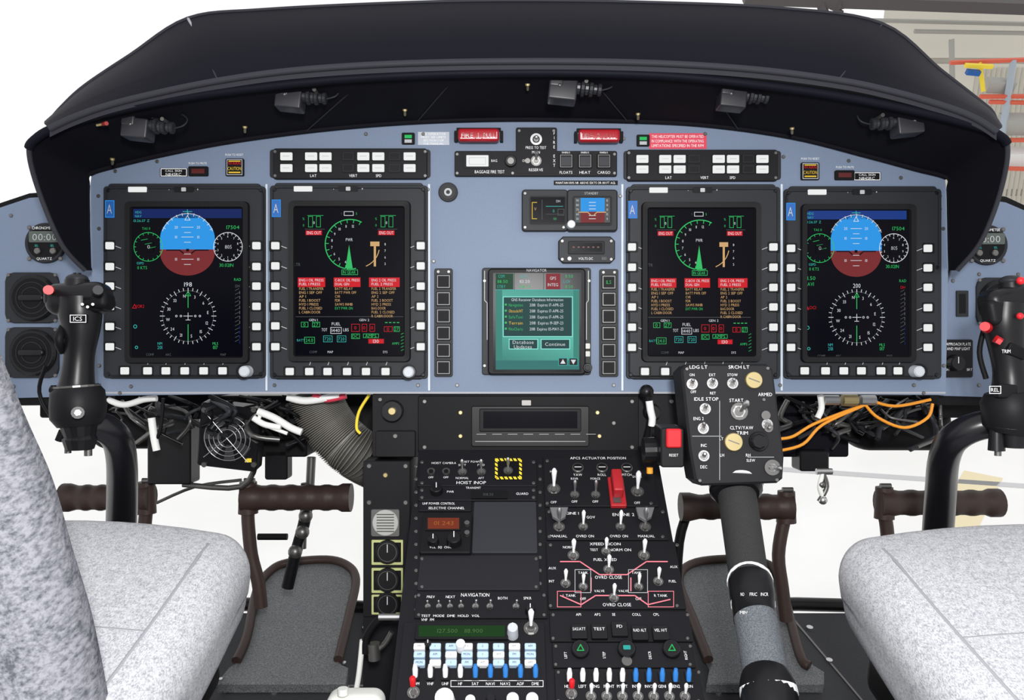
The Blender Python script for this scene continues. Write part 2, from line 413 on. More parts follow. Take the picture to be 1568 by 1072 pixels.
b,f=side('side_instrument_panel',[(1640,350),(1568,322),(1540,310),(1490,303),(1450,440),(1440,606),(1640,612)],[(1650,345),(1568,314),(1540,301),(1486,295),(1446,440),(1436,620),(1650,622)])
chrono(b,f,1513,375); vent(b,f,1535,462,36)
b.crect(f,1474,465,18,40,0,.003,bezel,r=1); b.crect(f,1474,465,10,30,0,.0034,black)
b.rect(f,1446,520,1490,578,0,.004,conp,r=3,ch=.6); b.text(f,1468,527,4.8,'APPROACH PLATE',wht,w=38,h=.0045); b.text(f,1468,534,4.8,'AND MAP LIGHT',wht,w=36,h=.0045)
b.knob(f,1468,556,13,.004,.018,blackg); b.text(f,1451,566,4,'OFF',wht,h=.0045); b.text(f,1485,566,4,'BRT',wht,h=.0045)
for p in((1460,430),(1500,420),(1560,420),(1500,590),(1560,592),(1452,525),(1484,572)): b.screw(f,*p)
b.build()
# ================================================================= DISPLAYS
def display(bz,act,lx,rx,rows,bx,by,knobx,kind,ou,sx,ov=0):
    b=B('multifunction_display'); f=PB
    x0,y0,x1,y1=bz
    b.rect(f,x0,y0,x1,y1,.0006,.006,bezel,r=5,ch=.8)
    b.rect(f,x0+7,y0-4,x1-7,y1+1,.0006,.005,bezel,r=5,ch=.8)
    b.rect(f,x0+4,y0+3,x1-4,y1-3,.005,.013,bezel,r=9,ch=2)
    a0,c0,a1,c1=act; g=11
    ao=(a0-g,c0-g,a1+g,c1+g)
    outer=rr(*f.uv(ao[0],ao[3],.015),*f.uv(ao[2],ao[1],.015),.008,4)
    inner=rr(*f.uv(a0,c1,.015),*f.uv(a1,c0,.015),.002,4)
    ra=[f.pt(x,y,.013) for x,y in outer]; rb=[f.pt(x,y,.019) for x,y in inset(outer,.0015)]; rc=[f.pt(x,y,.0185) for x,y in inset(inner,-.002)]; rd=[f.pt(x,y,.0135) for x,y in inner]
    b.loft([ra,rb,rc,rd],bezel2,sm=False,closed=True)
    b.frect(f,a0-2,c0-2,a1+2,c1+2,.0138,glass)
    for p in((x0+7,y0+6),(x1-7,y0+6),(x0+7,y1-6),(x1-7,y1-6),(x0+6,(y0+y1)/2-25),(x1-6,(y0+y1)/2-25)): b.screw(f,*p,3.2,.0125,blackg)
    def key(u,v,w=12,h=11):
        b.crect(f,u,v,w+6,h+5,.012,.0145,bezel2,r=2,ch=.4); b.crect(f,u,v,w,h,.0145,.018,lit,r=1.5,ch=.6)
    for v in rows:
        key(lx,v);key(rx,v)
        b.line(f,[(lx+10,v+1),(lx+18,v+4)],1,greyw,.0145); b.line(f,[(rx-10,v+1),(rx-18,v+4)],1,greyw,.0145)
    for u in bx:
        key(u,by); 
        if u!=bx[0]: b.line(f,[(u+1,by-10),(u+4,by-18)],1,greyw,.0145)
    b.cyl(f,knobx,by+1,12,.012,.016,bezel2); b.cyl(f,knobx,by+1,9.5,.012,.030,mat('knob_grey',(.45,.47,.5),.4),r2=8.5,ch=2,seg=20)
    b.crect(f,x0+.21*(x1-x0),y0+5,28,8,.0125,.0145,lit,r=1); 
    cx=(x0+x1)/2-1; b.crect(f,cx,y0+5,30,8,.0125,.0145,bezel2,r=2); b.crect(f,cx,y0+5,7,6,.0125,.0155,greyw,r=1); 
    b.text(f,cx-22,y0+5,4,'-',wht,h=.014); b.text(f,cx+22,y0+5,4,'+',wht,h=.014)
    lu=x0+10;lv=y0+35
    b.crect(f,lu,lv,14,27,.0125,.0138,tag); b.frame(f,lu-7,lv-13,lu+7,lv+13,.8,.0142,E['sky']); b.text(f,lu,lv,15,'A',greyw,w=9,h=.0143)
    h=.0145
    X=lambda u:(u-ou[0])*sx+ou[1]; Y=lambda v:v+ov
    t=lambda u,v,s,st,m,w=None: b.text(f,X(u),Y(v),s,st,m,w=w and w*sx,h=h+.0004)
    fr=lambda u0,v0,u1,v1,m,hh=h: b.frect(f,X(u0),Y(v0),X(u1),Y(v1),hh,m)
    box=lambda u0,v0,u1,v1,m,w=.8: b.frame(f,X(u0),Y(v0),X(u1),Y(v1),w,h+.0002,m)
    ln=lambda pts,w,m,hh=h+.0004: b.line(f,[(X(u),Y(v)) for u,v in pts],w*.8,m,hh)
    e=E
    if kind=='pfd':
        fr(204,320,370,334,e['navy'] if ou[1]<700 else mat('display_navy2',(.01,.04,.22),.5,emit=1,spec=.1))
        ln([(280,324),(294,324)],1.2,e['cyan']); ln([(287,321),(287,327)],1.2,e['cyan']); t(212,325,4,'HDG',e['cyan']);t(212,331,4,'NAV',e['cyan']); t(217,338,4,'13:26:37 Z',e['cyan'],w=26)
        sky=[(245,382)]; 
        for i in range(0,25):
            a=math.radians(180-180*i/24); sky.append((287+42*math.cos(a),366-38*math.sin(a)))
        sky.append((329,382)); b.flat(f,[(X(u),Y(v)) for u,v in sky],h,e['sky'])
        gr=[(245,382)]
        for i in range(0,25):
            a=math.radians(180+180*i/24); gr.append((287+42*math.cos(a),386-36*math.sin(a)))
        gr.append((329,382)); b.flat(f,[(X(u),Y(v)) for u,v in gr],h,e['brown'])
        for dv,w in((-32,9),(-24,5),(-17,9),(-9,5),(9,5),(17,9),(25,5)): ln([(287-w,380+dv),(287+w,380+dv)],.9,e['white'])
        for dv in(-32,-17,17): t(270,380+dv,4.5,'20' if dv<-20 else '10',e['white']);t(304,380+dv,4.5,'20' if dv<-20 else '10',e['white'])
        ln([(255,383),(275,383),(281,388)],2.2,glass,h+.0008); ln([(319,383),(299,383),(293,388)],2.2,glass,h+.0008); b.crect(f,X(287),Y(383),4,4,h,h+.0008,glass)
        ln([(287,330),(283,337),(291,337),(287,330)],1,e['white'])
        b.ring(f,X(287),Y(368),41,.8,h+.0005,e['white'],20,160)
        b.ticks(f,X(287),Y(368),38,42,11,.8,h+.0005,e['white'],25,165)
        for cx,c,n in((227,e['green'],16),(349,e['white'],20)):
            b.ring(f,X(cx),Y(378),22,.9,h+.0002,c); b.ticks(f,X(cx),Y(378),19,22,n,.8,h+.0002,c)
            fr(cx-6,370,cx+8,386,glass,h+.0004); box(cx-6,370,cx+8,386,c,.7)
            t(cx+1,378,6,'0' if cx<300 else '805',e['white'],w=5 if cx<300 else 11)
        for q in(-6,0,6): ln([(222+q,374+q),(232+q,372+q)],.8,e['green'])
        for i,c in enumerate('8 7 6 5 4 3 2 1 0 9'.split()):
            a=math.radians(36*i+18); t(349+16*math.cos(a),378-16*math.sin(a),3.6,c,e['white'])
        t(357,348,6,'17504',e['green'],w=21); t(347,406,5.5,'30.02IN',e['green'],w=22); t(215,403,4,'GSPD',e['cyan']); t(218,410,5,'0 KTS',e['green'])
        t(224,350,4,'TAS 0',e['green']); 
        if ou[1]>700: t(212,424,6,'111.50',e['green'],w=20);t(210,433,6,'NAV1',e['green'],w=16);
        cx,cy=288,484
        b.ring(f,X(cx),Y(cy),39,.7,h+.0002,e['dim']); b.ticks(f,X(cx),Y(cy),39,43,36,.9,h+.0003,e['white'],0); b.ticks(f,X(cx),Y(cy),36,43,12,.9,h+.0003,e['white'],0)
        for i,c in enumerate('N 33 30 W 24 21 S 15 12 E 6 3'.split()):
            a=math.radians(100+i*30); t(cx+31*math.cos(a),cy-31*math.sin(a),5,c,e['white'])
        fr(280,430,297,441,glass,h+.0003); box(280,430,297,441,e['white']); t(288.5,435.5,7,'198' if ou[1]<700 else '200',e['white'],w=13)
        ln([(288,450),(288,471)],1.4,e['green']); ln([(288,497),(288,522)],1.4,e['green']); ln([(288,446),(284,453),(292,453),(288,446)],1.1,e['green'])
        ln([(281,484),(295,484)],1,e['white']); ln([(288,479),(288,490)],1,e['white']); ln([(284.5,490),(291.5,490)],1,e['white'])
        for q in(-18,-11,11,18): b.ring(f,X(cx+q),Y(cy),1.4,.7,h+.0004,e['white'],seg=10)
        t(214,469,5,'VOR2' if ou[1]<700 else 'LOC1',e['red'],w=15); ln([(203,472),(206,466),(209,472),(203,472)],1,e['red'])
        t(245,526,4.5,'NM',e['cyan']); t(245,532,5.5,'201',e['cyan']); t(330,526,4.5,'MLS',e['green']); t(330,532,5.5,'017',e['green'])
        b.ring(f,X(207),Y(500),2.5,1,h+.0004,e['cyan'],seg=12); b.ring(f,X(209),Y(532),2,1,h+.0004,e['cyan'],seg=12)
        for i in range(14): ln([(360,445+i*6),(366,442+i*6)],.8,e['dim'])
        t(364,428,4.5,'RAD',e['green']); t(364,438,4.5,'DH',e['red'] if ou[1]>700 else e['dim']); 
        for i in range(11): ln([(367,446+i*7.6),(367,450+i*7.6)],1.4,e['navy'] if i>6 else e['dim'])
        t(230,543,3.8,'COMP',e['dim']);t(258,543,3.8,'ARC',e['dim']); t(342,543,3.8,'MAP',e['dim'])
    else:
        for s0,cx in((0,481),(1,592)):
            box(cx-9,331,cx-2,348,e['green'],.7);box(cx+3,331,cx+10,348,e['green'],.7); t(cx,341,4.5,'0',e['white']); t(cx-16,335,4,'%',e['green']); t(cx-16,345,4,'0',e['green'])
            ln([(cx-10,330),(cx+14,330)],.8,e['green']); ln([(cx-14,351),(cx+16,351)],.8,e['dim'])
            fr(cx-13,353,cx+12,360,e['red']); t(cx,356.5,5,'ENG OUT',e['white'],w=22)
        ln([(527,324),(541,324),(541,330),(527,330),(527,324)],1,e['white']); t(546,327,4,'5',e['green']); t(523,327,4,'1',e['dim'])
        b.ring(f,X(536),Y(374),38,1.5,h+.0003,e['green'],62,258,60); b.ring(f,X(536),Y(374),38,1.3,h+.0003,e['green'],262,284,60)
        b.ticks(f,X(536),Y(374),33,38,13,1.1,h+.0004,e['green'],65,275)
        for i in range(9):
            a=math.radians(80+i*22); t(536+28*math.cos(a),374-28*math.sin(a),4.4,'%d'%(12-i),e['white'])
        b.flat(f,[(X(534.5),Y(375)),(X(540),Y(411)),(X(529),Y(411))],h+.0003,e['green'])
        t(535,367,5,'PWR',e['white'],w=11); t(535,417,5,'IN GEAR',e['green'],w=20); box(523,413,548,421,e['green'],.7)
        fr(567,370,581,377,e['yellow'],h+.0005); fr(572.3,370,575.7,408,e['yellow'],h+.0005)
        b.ring(f,X(548),Y(377),33,1.3,h+.0003,e['yellow'],-68,-10)
        for i,v in enumerate((374,384,394,404)): t(590,v,4,'%d'%(8-i),e['white'])
        t(455,405,5,'RTR',e['dim'])
        for u0,u1 in((456,498),(511,552),(565,612)): fr(u0,425,u1,439.5,e['red'],h+.0001)
        cols=[(477,['ENG 1 OIL PRESS','FUEL 1 PRESS','FUEL 1 TRANSFER','ENG 1 SEP OFF','AP 1','FUEL 1 BOOST','HYD 1 PRESS','FUEL 1 CLOSED','L CABIN DOOR']),
              (532,['C-BOX OIL PRESS','DUAL GEN','BATT RELAY','BATT PWR OFF','CVR','FDR','SAWS INHIB','EXT PWR ON']),
              (588,['ENG 2 OIL PRESS','FUEL 2 PRESS','FUEL 2 TRANSFER','ENG 2 SEP OFF','AP 2','FUEL 2 BOOST','HYD 2 PRESS','BAG DOOR','FUEL 2 CLOSED','R CABIN DOOR'])]
        for cx,L in cols:
            for i,sx_ in enumerate(L):
                c=e['white'] if i<2 else e['yellow']
                if sx_=='EXT PWR ON': c=e['green']
                wd=min(38,len(sx_)*2.75)
                x,y=X(cx-19),Y(429+i*6.0+(1 if i>1 else 0))
                b.text(f,x,y,4.3,sx_,c,w=wd*sx,h=h+.0005,al='L')
        ln([(453,485),(617,485)],.8,e['dim'])
        t(480,490,3.8,'GEN 1',e['white'],w=16);t(558,490,3.8,'GEN 2',e['white'],w=16);t(515,496,5,'FUEL',e['white'],w=14)
        for u0,u1,v0,v1,c,s in[(461,472,493,501,'green','0'),(478,490,493,501,'green','27'),(538,551,496,508,'red','0'),(554,562,496,508,'red','0'),(566,574,496,508,'red','0'),(588,601,500,508,'red','0'),(603,612,500,508,'green','27'),
                               (506,523,501,511,'white','1440'),(495,509,514,524,'cyan','720'),(516,530,514,524,'cyan','720'),(466,482,516,526,'green','24.0'),(538,551,511,519,'green','DC'),(556,580,511,517.5,'green','AMPS'),(564,588,519,526,'red','130')]:
            box(u0,v0,u1,v1,e[c],.7); t((u0+u1)/2,(v0+v1)/2,5.4,s,e['white'] if s=='130' else e[c],w=(u1-u0)*.75)
        t(497,505,5,'TOT',e['white'],w=9); t(530,505,5,'LBS',e['white'],w=9); t(461,521,4,'BATT',e['cyan']); t(606,526,4,'AMPS',e['green'])
        fr(565,520,587,525.5,e['red'],h+.0001)
        for i in range(4): ln([(590+i*6,494),(593+i*6,494)],1.6,e['green'])
        t(480,539,3.8,'COMP',e['dim']);t(506,539,3.8,'MAP',e['white']);t(590,539,3.8,'SYS',e['white'])
        for i in range(6): ln([(614,512+i*5),(618,510+i*5)],.8,e['green'])
    b.build()
display((158,285,406,579),(202,319,371,546),167,392,(376,408,438,469,500,531),(190,225,253,282,311,340),568,373,'pfd',(287,287),1)
display((413,284,655,580),(452,318,618,544),421,644,(376,407,438,469,499,531),(443,473,501,531,560,590),569,625,'eicas',(536,536),1)
display((959,286,1195,580),(993,320,1155,544),968,1185,(378,409,440,470,501,532),(988,1019,1048,1077,1105,1134),569,1160,'eicas',(536,1072),.955,1)
display((1201,289,1442,580),(1237,323,1392,545),1212,1422,(380,410,440,471,502,532),(1233,1265,1293,1320,1350,1376),568,1409,'pfd',(287,1311),.93,2)
# ================================================================= CENTRE AVIONICS
def keystrip(x0,y0,x1,y1,ks,dk,rows,labels):
    b=B('annunciator_switch_panel'); f=PB
    b.rect(f,x0-5,y0+2,x1+5,y1-2,.0006,.003,bezel,r=4,ch=.5); b.rect(f,x0,y0,x1,y1,.0006,.008,conp,r=4,ch=1)
    for p in((x0+3,y0+5),(x1-3,y0+5),(x0+3,y1-5),(x1-3,y1-5)): b.screw(f,*p,3,.0065)
    for v in rows:
        for u in ks:
            b.crect(f,u,v,22,15,.008,.0095,bezel2,r=2); b.crect(f,u,v,18,11.5,.009,.0125,lit,r=1,ch=.5)
            b.line(f,[(u-5,v),(u+5,v)],.8,greyw,.0128)
        for u in dk:
            b.crect(f,u,v,20,14,.008,.0095,bezel2,r=1); b.frame(f,u-8,v-5.5,u+8,v+5.5,.6,.0098,trimg)
    for u,t in labels: b.text(f,u,y1-5,4.5,t,wht,h=.0085)
    b.build()
keystrip(418,227,654,274,(438,476,498,556,579,627),(533,604),(239,257),((480,'LAT'),(541,'VERT'),(580,'SPD')))
keystrip(960,229,1191,277,(984,1019,1041,1101,1123,1168),(1063,1146),(243,259),((1024,'LAT'),(1079,'VERT'),(1122,'SPD')))
def fire(u,v,n):
    b=B('fire_pull_handle'); f=PB
    b.crect(f,u,v+1,34,14,.0006,.010,blackg,r=2,ch=1); b.crect(f,u,v-10,68,5,.0006,.006,black,r=1)
    b.rbox(f,(*f.uv(u,v,.02),.022),(R(31),R(9.5),R(8)),R(5),mat('handle_red',(.33,.012,.02),.35))
    b.crect(f,u,v-1,56,11,.022,.0292,mat('handle_face',(.16,.035,.045),.4),r=3)
    for q,st,w_ in((-17,'FIRE',19),(0,'%d'%n,5),(17,'PULL',19)):
        b.text(f,u+q,v-1,8,st,mat('handle_text',(.95,.92,.92),.4),w=w_,h=.0300); b.frame(f,u+q-w_/2-1.5,v-6.2,u+q+w_/2+1.5,v+4.2,.7,.0298,MATS['handle_text'])
    for q in(-1,1): b.crect(f,u+q*35,v,5,16,.0006,.012,black,r=1)
    b.build()
fire(733,208,1); fire(917,209,2)
b=B('fire_extinguisher_panel'); f=PB
b.rect(f,696,231,945,270,.0006,.006,conp,r=3,ch=.8); b.rect(f,790,195,853,266,.0006,.0062,conp,r=3,ch=.8)
b.crect(f,731,246,42,24,.006,.008,bezel2,r=2); b.crect(f,731,246,34,17,.008,.010,lit,r=1,ch=.5); b.frame(f,718,241,744,252,.8,.0103,greyw)
b.text(f,750,263,5,'BAGGAGE FIRE TEST',wht,w=46,h=.0066); b.text(f,757,246,4,'BAG',wht,h=.0066)
b.cyl(f,782,246,9,.006,.014,blackg,ch=1); b.cyl(f,782,246,5,.006,.015,metald); b.cyl(f,808,246,4,.006,.009,metald)
b.toggle(f,821,213,1,h=.006,dy=0,L=10); b.cyl(f,821,213,9,.006,.008,metal,seg=20); b.cyl(f,821,213,5.5,.006,.011,blackg); b.text(f,821,226,4.5,'PRESS TO TEST',wht,w=32,h=.0068)
b.toggle(f,821,246,1.1,h=.006,dy=.4); b.text(f,821,233,4.5,'MAIN',wht,h=.0068); b.text(f,821,260,4.5,'RESERVE',wht,w=22,h=.0068)
b.text(f,804,246,4,'OFF',wht,h=.0068)
for i,c in enumerate('FIRE EXT'): b.text(f,849,204+i*7,5,c,wht,h=.0068)
for u,t in((867,'FLOATS'),(896,'HEAT'),(925,'CARGO')):
    b.crect(f,u,246,22,22,.006,.009,bezel2,r=1,ch=.5); b.crect(f,u,247,16,15,.008,.011,conp2,r=1,ch=.5); b.frame(f,u-9,237,u+9,256,.7,.0113,metald); b.text(f,u,234,3.6,'EMERG',wht,h=.0068) ; b.text(f,u,264,4.5,t,wht,w=20,h=.0068)
for p in((700,236),(700,265),(785,265),(941,236),(941,265),(795,200),(848,200)): b.screw(f,*p,2.8,.0055)
b.build()
b=B('standby_attitude_indicator'); f=PB
b.rect(f,799,290,870,354,.0006,.010,bezel,r=5,ch=1.5); b.rect(f,868,290,946,354,.0006,.014,bezel,r=5,ch=2)
b.rect(f,811,300,867,343,.010,.0125,bezel2,r=3); b.frect(f,813,302,865,341,.0127,glass)
b.line(f,[(822,310),(815,310),(815,335),(822,335)],1.0,E['amber'],.013); b.line(f,[(836,316),(862,316)],.8,E['cyan'],.013); b.text(f,848,323,5,'0',E['cyan'],h=.013); b.text(f,855,308,4,'DH',E['white'],h=.013); b.text(f,820,320,5,'V',E['yellow'],h=.013); b.text(f,850,335,4,'00',E['green'],h=.013)
b.line(f,[(830,306),(830,336)],.8,E['dim'],.013); b.line(f,[(836,328),(862,328)],.6,E['dim'],.013); b.frame(f,854,320,864,330,.7,.0131,E['dim'])
b.rect(f,877,300,937,345,.012,.0165,bezel2,r=3); b.frect(f,880,303,934,342,.0168,glass); b.frect(f,880,303,934,324,.017,E['sky']); b.frect(f,880,324,934,341,.017,E['brown'])
for v in(310,315,320,330,335): b.line(f,[(902,v),(912,v)],.9,E['white'],.0174)
b.line(f,[(886,325),(900,325),(904,329)],1.5,E['yellow'],.0176); b.line(f,[(928,325),(914,325),(910,329)],1.5,E['yellow'],.0176); b.frect(f,880,303,889,341,.0172,E['dim']); b.frect(f,926,303,934,341,.0172,E['dim'])
for i in range(5): b.text(f,884.5,307+i*7,3.5,'%d0'%(9-i),E['white'],h=.0176);b.text(f,930,307+i*7,3.5,'%d'%(15-i),E['white'],h=.0176)
b.knob(f,875,343,7,.012,.026,mat('knob_grey',(.45,.47,.5),.4)); b.text(f,906,296,4,'STANDBY',greyw,h=.0145)
for p in((804,296),(804,348),(941,296),(941,348),(863,348)): b.screw(f,*p,2.8,.0095)
b.build()
b=B('standby_radio_control_unit'); f=PB
b.poly(f,[(862,362),(935,362),(942,369),(942,396),(935,403),(862,403),(855,396),(855,369)],.0006,.009,bezel,ch=.0015)
b.rect(f,870,369,926,389,.009,.0115,bezel2,r=2,ch=.5); b.frect(f,874,372,922,385,.0118,glass)
for i in range(6): b.frect(f,877+i*7.5,377.5,880+i*7.5,379.5,.012,mat('dim_orange',(.25,.06,.02),.5,emit=.7))
b.text(f,897,396,4,'VOLTS DC',wht,h=.0095)
for p in((861,369),(936,369),(861,397),(936,397)): b.screw(f,*p,3,.0085)
b.crect(f,925,396,8,5,.009,.012,blackg); b.cyl(f,872,396,3,.009,.013,metald)
b.build()
b=B('gps_navigator_display'); f=PB
b.rect(f,738,410,905,574,.0006,.006,bezel,r=4,ch=1); b.rect(f,747,411,897,574,.006,.016,bezel2,r=6,ch=2)
b.frect(f,755,418,890,570,.0163,glass); b.text(f,822,414,4.5,'NAVIGATOR',greyw,h=.0164)
h=.0167
b.poly(f,[(759,444),(887,444),(887,566),(759,566)],h-.0002,h,black,cap=teal)
b.frect(f,836,419,858,443,h,mat('display_darkred',(.22,.01,.02),.5,emit=1,spec=.1))
b.frect(f,759,419,786,443,h,mat('display_darkgreen',(.0,.05,.02),.5,emit=1,spec=.1))
for i,(u,v,t,c) in enumerate([(768,423,'COM',E['cyan']),(770,431,'118.50',E['green']),(768,439,'STBY',E['cyan']),(802,423,'VLOC',E['cyan']),(804,431,'113.20',E['white']),(804,439,'108.75',E['green']),(847,426,'GPS',E['white']),(847,436,'INTEG',E['white']),(872,423,'11.50',E['green']),(868,431,'LOI',E['cyan']),(872,439,'11.50',E['green'])]):
    b.text(f,u,v,5,t,c,w=min(20,len(t)*3.3),h=h+.0005)
b.frect(f,787,418,788,444,h+.0002,E['dim']);b.frect(f,832,418,833,444,h+.0002,E['dim']); b.frect(f,759,443.5,887,444.5,h+.0002,E['cyan'])
b.frect(f,759,552,887,566,h+.0002,mat('display_tealfoot',(.02,.16,.15),.5,emit=1,spec=.1)); b.frect(f,759,444,769,552,h+.0002,mat('display_tealdark',(.03,.22,.18),.5,emit=1,spec=.1)); b.frect(f,878,444,887,552,h+.0002,MATS['display_tealdark'])
b.frect(f,770,454,877,516,h+.0003,E['page']); b.frame(f,770,454,877,516,1.2,h+.0005,mat('display_palecyan',(.25,.8,.7),.5,emit=1,spec=.1))
b.text(f,823,459,4.6,'GNS Receiver Database Information',E['white'],w=80,h=h+.0006)
for i,(a,c) in enumerate([('Navigation','2018, Expires 17-APR-25'),('Obstacle/HT','2018, Expires 17-APR-25'),('SafeTaxi','2018, Expires 17-APR-25'),('Terrain','2018, Expires 19-SEP-23'),('FliteCharts','2018, Expires 05-MAY-23')]):
    v=467+i*9.2; b.text(f,779,v,4.8,a,E['amber'] if i%2 else E['green'],w=22,h=h+.0006,al='L'); b.text(f,811,v,4.8,c,E['white'],w=52,h=h+.0006,al='L'); b.frect(f,773,v-2,776,v+1,h+.0006,E['green'])
for u0,u1,t in((779,824,'Database'),(828,873,'Continue')):
    b.frect(f,u0,519,u1,535,h+.0003,E['page']); b.frame(f,u0,519,u1,535,1.2,h+.0005,MATS['display_palecyan']); b.text(f,(u0+u1)/2,527 if t!='Database' else 524,5.5,t,E['white'],w=34,h=h+.0006)
b.text(f,801,531,5.5,'Updates',E['white'],w=28,h=h+.0006)
b.frect(f,855,548,869,560,h+.0004,black);b.frect(f,871,548,885,560,h+.0004,black); b.frame(f,855,548,869,560,.8,h+.0005,E['cyan']); b.frame(f,871,548,885,560,.8,h+.0005,E['cyan']); b.flat(f,[(862,550),(866,557),(858,557)],h+.0006,E['white']); b.flat(f,[(878,558),(882,551),(874,551)],h+.0006,E['white'])
b.line(f,[(742,415),(742,460),(746,464),(746,520)],1.2,greyw,.0066); b.line(f,[(901,415),(901,460),(898,464),(898,520)],1.2,greyw,.0066)
for v in(430,560): b.screw(f,742,v,3,.0055);b.screw(f,902,v,3,.0055)
for v in(530,542): b.crect(f,900,v,7,8,.006,.012,metald,r=1)
b.cyl(f,900,563,7,.006,.02,blackg,ch=1); b.cyl(f,900,563,4.5,.006,.026,bezel,ch=.6)
b.build()
def vstrip(x0,y0,x1,y1,n,lit0):
    b=B('vertical_annunciator_panel'); f=PB
    b.rect(f,x0,y0,x1,y1,.0006,.005,bezel,r=3,ch=.6); cx=(x0+x1)/2; st=(y1-y0-34)/(n-1)
    for i in range(n):
        v=y0+20+i*st; b.crect(f,cx,v,22,22,.005,.008,bezel2,r=1,ch=.5); b.frame(f,cx-9.5,v-9.5,cx+9.5,v+9.5,.7,.0083,greyw if not lit0 else metald); b.crect(f,cx,v,15,14,.008,.009,black)
    if lit0: b.text(f,cx,y0+20,6,'ILS',E['green'],h=.0095)
    for p in((x0+6,y0+5),(x1-6,y0+5),(x0+6,y1-5),(x1-6,y1-5)): b.screw(f,*p,3,.0045)
    b.build()
vstrip(665,411,693,577,6,False); vstrip(918,412,947,577,6,True)
# ================================================================= GLARESHIELD
b=B('glareshield')
lip2=[(130,414),(95,375),(62,300),(45,238),(54,213),(100,190),(220,160),(330,142),(500,123),(650,114),(784,111),(920,112),(1050,118),(1220,137),(1350,159),(1470,186),(1528,206),(1543,232),(1530,300),(1502,370),(1466,414)]
z2=[.06,.09,.12,.15,.16]+[.16]*11+[.16,.15,.12,.09,.06]
L2=catmull([P(u,v,z) for (u,v),z in zip(lip2,z2)],6)
J=catmull([P(u,v,.001) for u,v in join],6)
mid=[a.lerp(c,.5)+V((0,.0,-.012)) for a,c in zip(L2,J)]
b.loft([L2,mid,J],glare2)
Jf=[c+V((0,0,.006)) for c in J]
b.loft([J,Jf],black)
b.tube(Jf[24:-24],.004,glare2,seg=6)
crest=[(75,186),(95,163),(130,131),(200,84),(288,28),(400,15),(600,5),(784,1),(1000,4),(1200,13),(1350,36),(1440,107),(1500,154),(1520,172),(1527,192)]
lip1=[(76,197),(110,181),(160,163),(230,145),(333,124),(450,108),(600,98),(784,94),(980,96),(1150,106),(1285,123),(1370,141),(1450,164),(1495,182),(1526,202)]
C1=catmull([P(u,v,.07) for u,v in crest],6); L1=catmull([P(u,v,.17) for u,v in lip1],6)
m1=[a.lerp(c,.35)+V((0,0,.012)) for a,c in zip(C1,L1)]; m2=[a.lerp(c,.7)+V((0,0,.012)) for a,c in zip(C1,L1)]
b.loft([C1,m1,m2,L1],glare)
C0=[V((p.x*1.0,p.y-.10,p.z-.45)) for p in C1]
b.loft([C1,C0],glare)
b.tube(C1,.0026,trimg,seg=8)
b.tube(L1,.0045,trimg,seg=8)
b.tube(L2[20:-20],.006,glare,seg=8); b.tube(L2,.0034,trimg,seg=8)
b.loft([catmull([P(u,v,.17) for u,v in lip1],6),catmull([P(u,v+13,.165) for u,v in lip1],6)],trimg)
for (p,q) in(((288,28),(333,122)),((1350,38),(1285,121))):
    pts=[P(p[0]+(q[0]-p[0])*t,p[1]+(q[1]-p[1])*t,.07+.10*t+.013*math.sin(math.pi*t)) for t in[i/10 for i in range(11)]]
    b.tube(pts,.0012,trimg,seg=5)
    b.tube(pts[:3],.0022,edge if p[0]<700 else trimg,seg=5)
for u0,v0,u1,v1 in((700,115,640,185),(900,113,960,185),(560,120,470,200),(1080,122,1130,198)):
    b.tube([P(u0,v0,.15),P(u1,v1,.01)],.001,trimg,seg=5)
b.build()
b=B('glareshield_fastener_screws')
for i,(u,v) in enumerate([(172,247),(375,198),(620,172),(808,133),(977,178),(1213,200),(1330,178)]):
    z=.055 if v>150 else .13
    b.tube([P(u,v+4,z-.01),P(u,v-3,z+.012)],.002,brass,seg=6); b.tube([P(u,v-2,z+.012),P(u,v-5,z+.013)],.0034,brass,8)
for i in range(24):
    u=190+i*51; c=min(J,key=lambda p:abs(p.x/(D)*K+784-u)); b.ball(c+V((0,.012,.012)),.0032,trimg if i%3 else metald,8)
b.build()
def maplight(u,v,s=1,mir=1):
    z=.12; b=B('map_light'); f=planar(z,rot=-6*mir)
    x,y=f.uv(u,v); k=R(1,z)*s
    b.rbox(f,(x-10*k*mir,y-2*k,0),(20*k,15*k,16*k),3*k,lampm)
    b.rbox(f,(x-20*k*mir,y+8*k,.004),(10*k,8*k,13*k),3*k,lampm)
    for i,(q,r) in enumerate(((12,9),(18,12),(24,9),(30,11),(36,7),(42,9))):
        c=f.pt(x+q*k*mir,y+6*k,.002); d=f.X*mir
        b.tube([c-d*3*k,c-d*2*k,c+d*2*k,c+d*3*k],[r*k*.8,r*k,r*k,r*k*.8],bezel if i%2 else lampm,seg=14,sm=False)
    b.tube([f.pt(x+44*k*mir,y+6*k,0),f.pt(x+58*k*mir,y+12*k,0),f.pt(x+60*k*mir,y+24*k,-.005),f.pt(x+40*k*mir,y+34*k,-.01),f.pt(x+18*k*mir,y+28*k,-.01),f.pt(x+8*k*mir,y+18*k,0)],1.3*k,bezel,6,smooth=5)
    b.tube([f.pt(x+20*k*mir,y+6*k,0),f.pt(x+22*k*mir,y+32*k,-.03)],4*k,blackg,8)
    b.ball(f.pt(x-15*k*mir,y+2*k,16*k),3*k,metald,8); b.cyl(f,u+26*mir,v-16,3,0,.02,metald)
    b.build()
maplight(222,198); maplight(455,153); maplight(872,140,1.08); maplight(1130,152); maplight(1378,192,1.0,-1)
b=B('glareshield_indicator_lamp'); b.tube([P(158,190,.15),P(163,189,.16)],.0028,mat('dim_red_lamp',(.25,.02,.02),.4),8); b.tube([P(148,192,.15),P(158,190,.15)],.002,brass,6); b.build()
